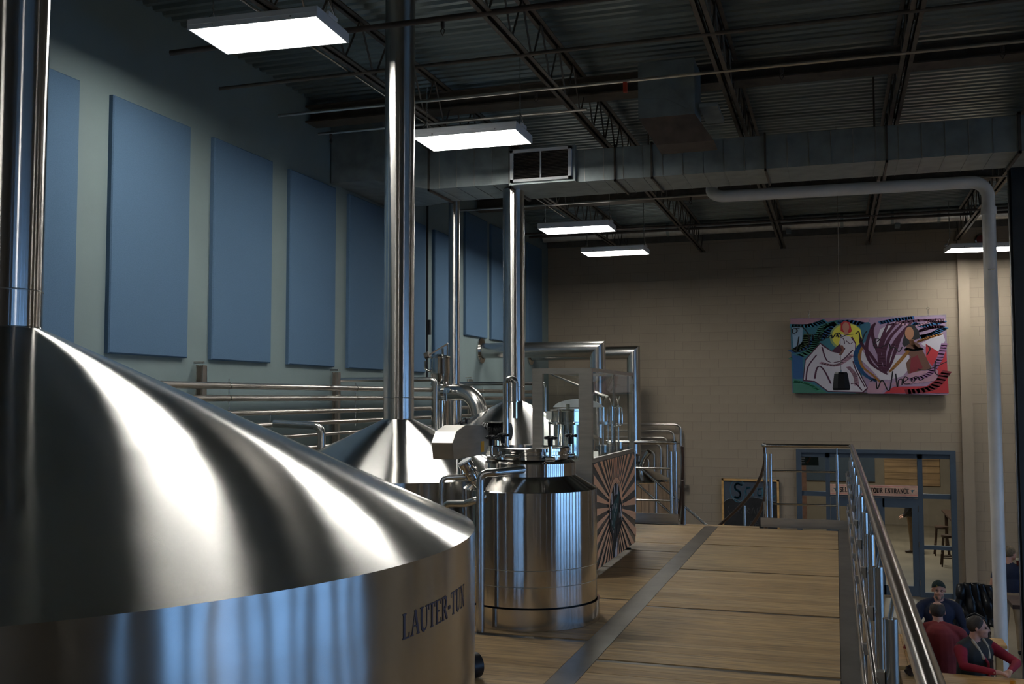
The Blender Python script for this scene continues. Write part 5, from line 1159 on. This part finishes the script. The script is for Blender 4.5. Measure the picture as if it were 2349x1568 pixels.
glass_of('glass of dark red ale in the standing man\'s hand', 2.785, 18.24, -1.04, 'ale', .12, .72)
glass_of('half-empty pint of amber beer on the pine table at the bottom right', 1.77, 12.20, -1.43, 'beer', .16, .35)
# person half seen through the door pane
hx, hy = 1.87, 29.5; t = thing('person', 'person in a dark jacket and khaki trousers seen through the door glass', 'person', (hx, hy, FZ)); hc = V(hx, hy, -.85); yaw = -PI / 2; H, p = head_prims(hc, yaw, 1)
pr = list(H); P_ = lambda x, y, z: V(hx + x, hy + y, hc.z + z)
pr += [('shirt', P_(0, 0, -.32), .16, P_(0, 0, 0), yaw, (1.2, .9, 1.3)), ('shirt', P_(0, 0, -.56), .17, P_(0, 0, 0), yaw, (1.15, .9, 1.2)), ('shirt', P_(0, -.15, -.23), .06, P_(0, .15, -.23), .06)]
for sy, dx in ((-1, .02), (1, .14)): pr += [('legs', P_(0, sy * .09, -.72), .092, P_(dx * .5, sy * .10, -1.12), .065), ('legs', P_(dx * .5, sy * .10, -1.12), .062, P_(dx, sy * .11, -1.55), .046), ('shoe', P_(dx, sy * .11, -1.60), .042, P_(dx - .15, sy * .12, -1.61), .034), ('shirt', P_(0, sy * .19, -.24), .065, P_(-.02, sy * .24, -.5), .05), ('shirt', P_(-.02, sy * .24, -.5), .048, P_(-.16, sy * .16, -.66), .034)] + hand_prims(P_(-.17, sy * .15, -.67), (-1, 0, -.4), (0, 0, 1), sy, 1)
remesh_body('body', pr, t, dict(skin='skin', shirt='leather', legs='khaki', shoe='darkwood'), .013, (hx, hy, FZ)); hair_cap(t, p, 1, 'hair_dark')

# ------------------------------------------------------------------ taproom furniture
t = thing('pine_table', 'pale pine high table at the bottom right with the pint on it', 'table', (1.5, 11.6, FZ))
for k in range(9): MB().bbox(.64, 3.2, 10.86 + k * .186, 10.86 + k * .186 + .184, -1.475, -1.43, .003).build('board', 'pine', t)
for x in (.75, 3.1):
    for y in (10.95, 12.4): MB().box(x - .045, x + .045, y - .045, y + .045, FZ, -1.475).build('leg', 'pine', t)
t = thing('side_table', 'narrow pale pine side table seen just right of the side railing', 'table', (.8, 13.6, FZ))
for k in range(2): MB().bbox(.62 + k * .13, .62 + k * .13 + .128, 12.7, 14.4, -1.475, -1.43, .003).build('board', 'pine', t)
for y in (12.8, 14.3): MB().box(.68, .76, y - .04, y + .04, FZ, -1.475).build('leg', 'pine', t)
t = thing('pine_table', 'pine high table between the man in red and the man in the knit cap', 'table', (1.4, 14.35, FZ))
for k in range(2): MB().bbox(.95, 2.0, 14.12 + k * .2, 14.12 + k * .2 + .198, -1.475, -1.43, .003).build('board', 'pine', t)
for x in (1.02, 1.93): MB().box(x - .04, x + .04, 14.28, 14.36, FZ, -1.475).build('leg', 'pine', t)
t = thing('crumpled_bag', 'small crumpled brown bag on the pine table beside the railing', 'bag', (.74, 12.3, -1.43))
random.seed(5); mb = MB(); mb.ball((.75, 12.30, -1.375), .075, 12, (.9, .8, .75)); mb.v = [(v[0] + random.uniform(-.012, .012), v[1] + random.uniform(-.012, .012), max(-1.428, v[2] + random.uniform(-.012, .012))) for v in mb.v]; mb.sm = [False] * len(mb.sm); mb.build('bag', 'darkwood', t)
def bstool(x, y, lab):
    t = thing('bar_stool', lab, 'stool', (x, y, FZ), 'black stools at the pine tables')
    MB().lathe([(0, .0), (.17, 0), (.18, .02), (.17, .04), (0, .04)], (x, y, -1.80), 24).build('seat', 'black', t)
    for sx in (-1, 1):
        for sy in (-1, 1): MB().tube([(x + .2 * sx, y + .2 * sy, FZ), (x + .12 * sx, y + .12 * sy, -1.79)], .014, 8).build('leg', 'black', t)
    MB().tube([(x + .17 * math.cos(a), y + .17 * math.sin(a), FZ + .25) for a in [k * PI / 8 for k in range(17)]], .010, 6).build('foot_ring', 'black', t)
bstool(1.15, 13.54, 'black stool under the man in the brick-red shirt'); bstool(1.30, 15.15, 'black stool under the man in the knit cap'); bstool(1.52, 13.02, 'black stool under the man in the black vest')
bstool(2.52, 13.6, 'black stool with a round foot ring at the right edge')
# chair with leather jacket
t = thing('high_chair', 'high-backed chair beside the far table, buried under a black jacket', 'chair', (1.92, 16.6, FZ))
MB().box(1.70, 2.12, 16.45, 16.85, -1.80, -1.76).build('seat', 'darkwood', t); MB().box(1.72, 2.10, 16.47, 16.50, -1.35, -1.12).build('backrest', 'darkwood', t)
for x in (1.73, 2.09):
    for y, h in ((16.48, -1.12), (16.82, -1.78)): MB().box(x - .02, x + .02, y - .02, y + .02, FZ, h).build('leg', 'darkwood', t)
t = thing('leather_jacket', 'shiny black leather jacket draped over the chair back left of the white pipe', 'jacket', (1.92, 16.5, -1.9))
mb = MB(); n = 26; m_ = 22; vs = []
for j in range(m_ + 1):
    v = j / m_
    for k in range(n + 1):
        u = k / n; sag = math.sin(PI * u); x = 1.70 + .44 * u + (u - .5) * .10 * math.sin(PI * v) - .05 * v * (1 - u); z = -1.10 + .05 * sag ** .6 - (.74 - .16 * u) * v
        y = 16.44 - .05 * min(1, v * 4) - .022 * math.sin(u * 15 + v * 4) * min(1, 3 * v) - .018 * math.sin(u * 31 - v * 9) - .02 * math.sin(v * 11 + u * 3)
        vs.append((x, y, z))
fs = [(j * (n + 1) + k, j * (n + 1) + k + 1, (j + 1) * (n + 1) + k + 1, (j + 1) * (n + 1) + k) for j in range(m_) for k in range(n)]
ob = mb.add(vs, fs, True).build('jacket_body', 'leather', t); sd = ob.modifiers.new('s', 'SOLIDIFY'); sd.thickness = .04; sd.offset = -1
MB().tube([(1.73, 16.42, -1.14), (1.67, 16.37, -1.40), (1.64, 16.36, -1.62), (1.62, 16.35, -1.80)], [.045, .055, .05, .045], 12).build('sleeve', 'leather', t)
t = thing('dark_backpack', 'black bag standing on a chair between the vest man and the white pipe', 'bag', (1.85, 14.9, -1.85))
mb = MB(); mb.ball((1.80, 15.55, -1.62), .22, 18, (.85, .6, 1.35)); mb.build('bag_body', 'leather', t); MB().tube([(1.68, 15.42, -1.36), (1.78, 15.40, -1.30), (1.90, 15.42, -1.36)], .014, 8).build('handle', 'black', t)
t = thing('side_chair', 'dark chair under the black bag', 'chair', (1.8, 15.55, FZ)); MB().box(1.6, 2.0, 15.38, 15.75, -1.94, -1.91).build('seat', 'darkwood', t)
for x in (1.62, 1.98):
    for y in (15.40, 15.73): MB().box(x - .018, x + .018, y - .018, y + .018, FZ, -1.94).build('leg', 'darkwood', t)
t = thing('dark_table', 'dark red-brown high table at the right edge beside the standing man', 'table', (2.9, 17.2, FZ))
MB().bbox(2.48, 3.4, 16.9, 17.7, -1.49, -1.43, .004).build('top', 'darkwood', t)
for x in (2.75, 3.3):
    for y in (17.0, 17.6): MB().tube([(x, y, FZ), (x, y, -1.49)], .02, 8).build('leg', 'black', t)
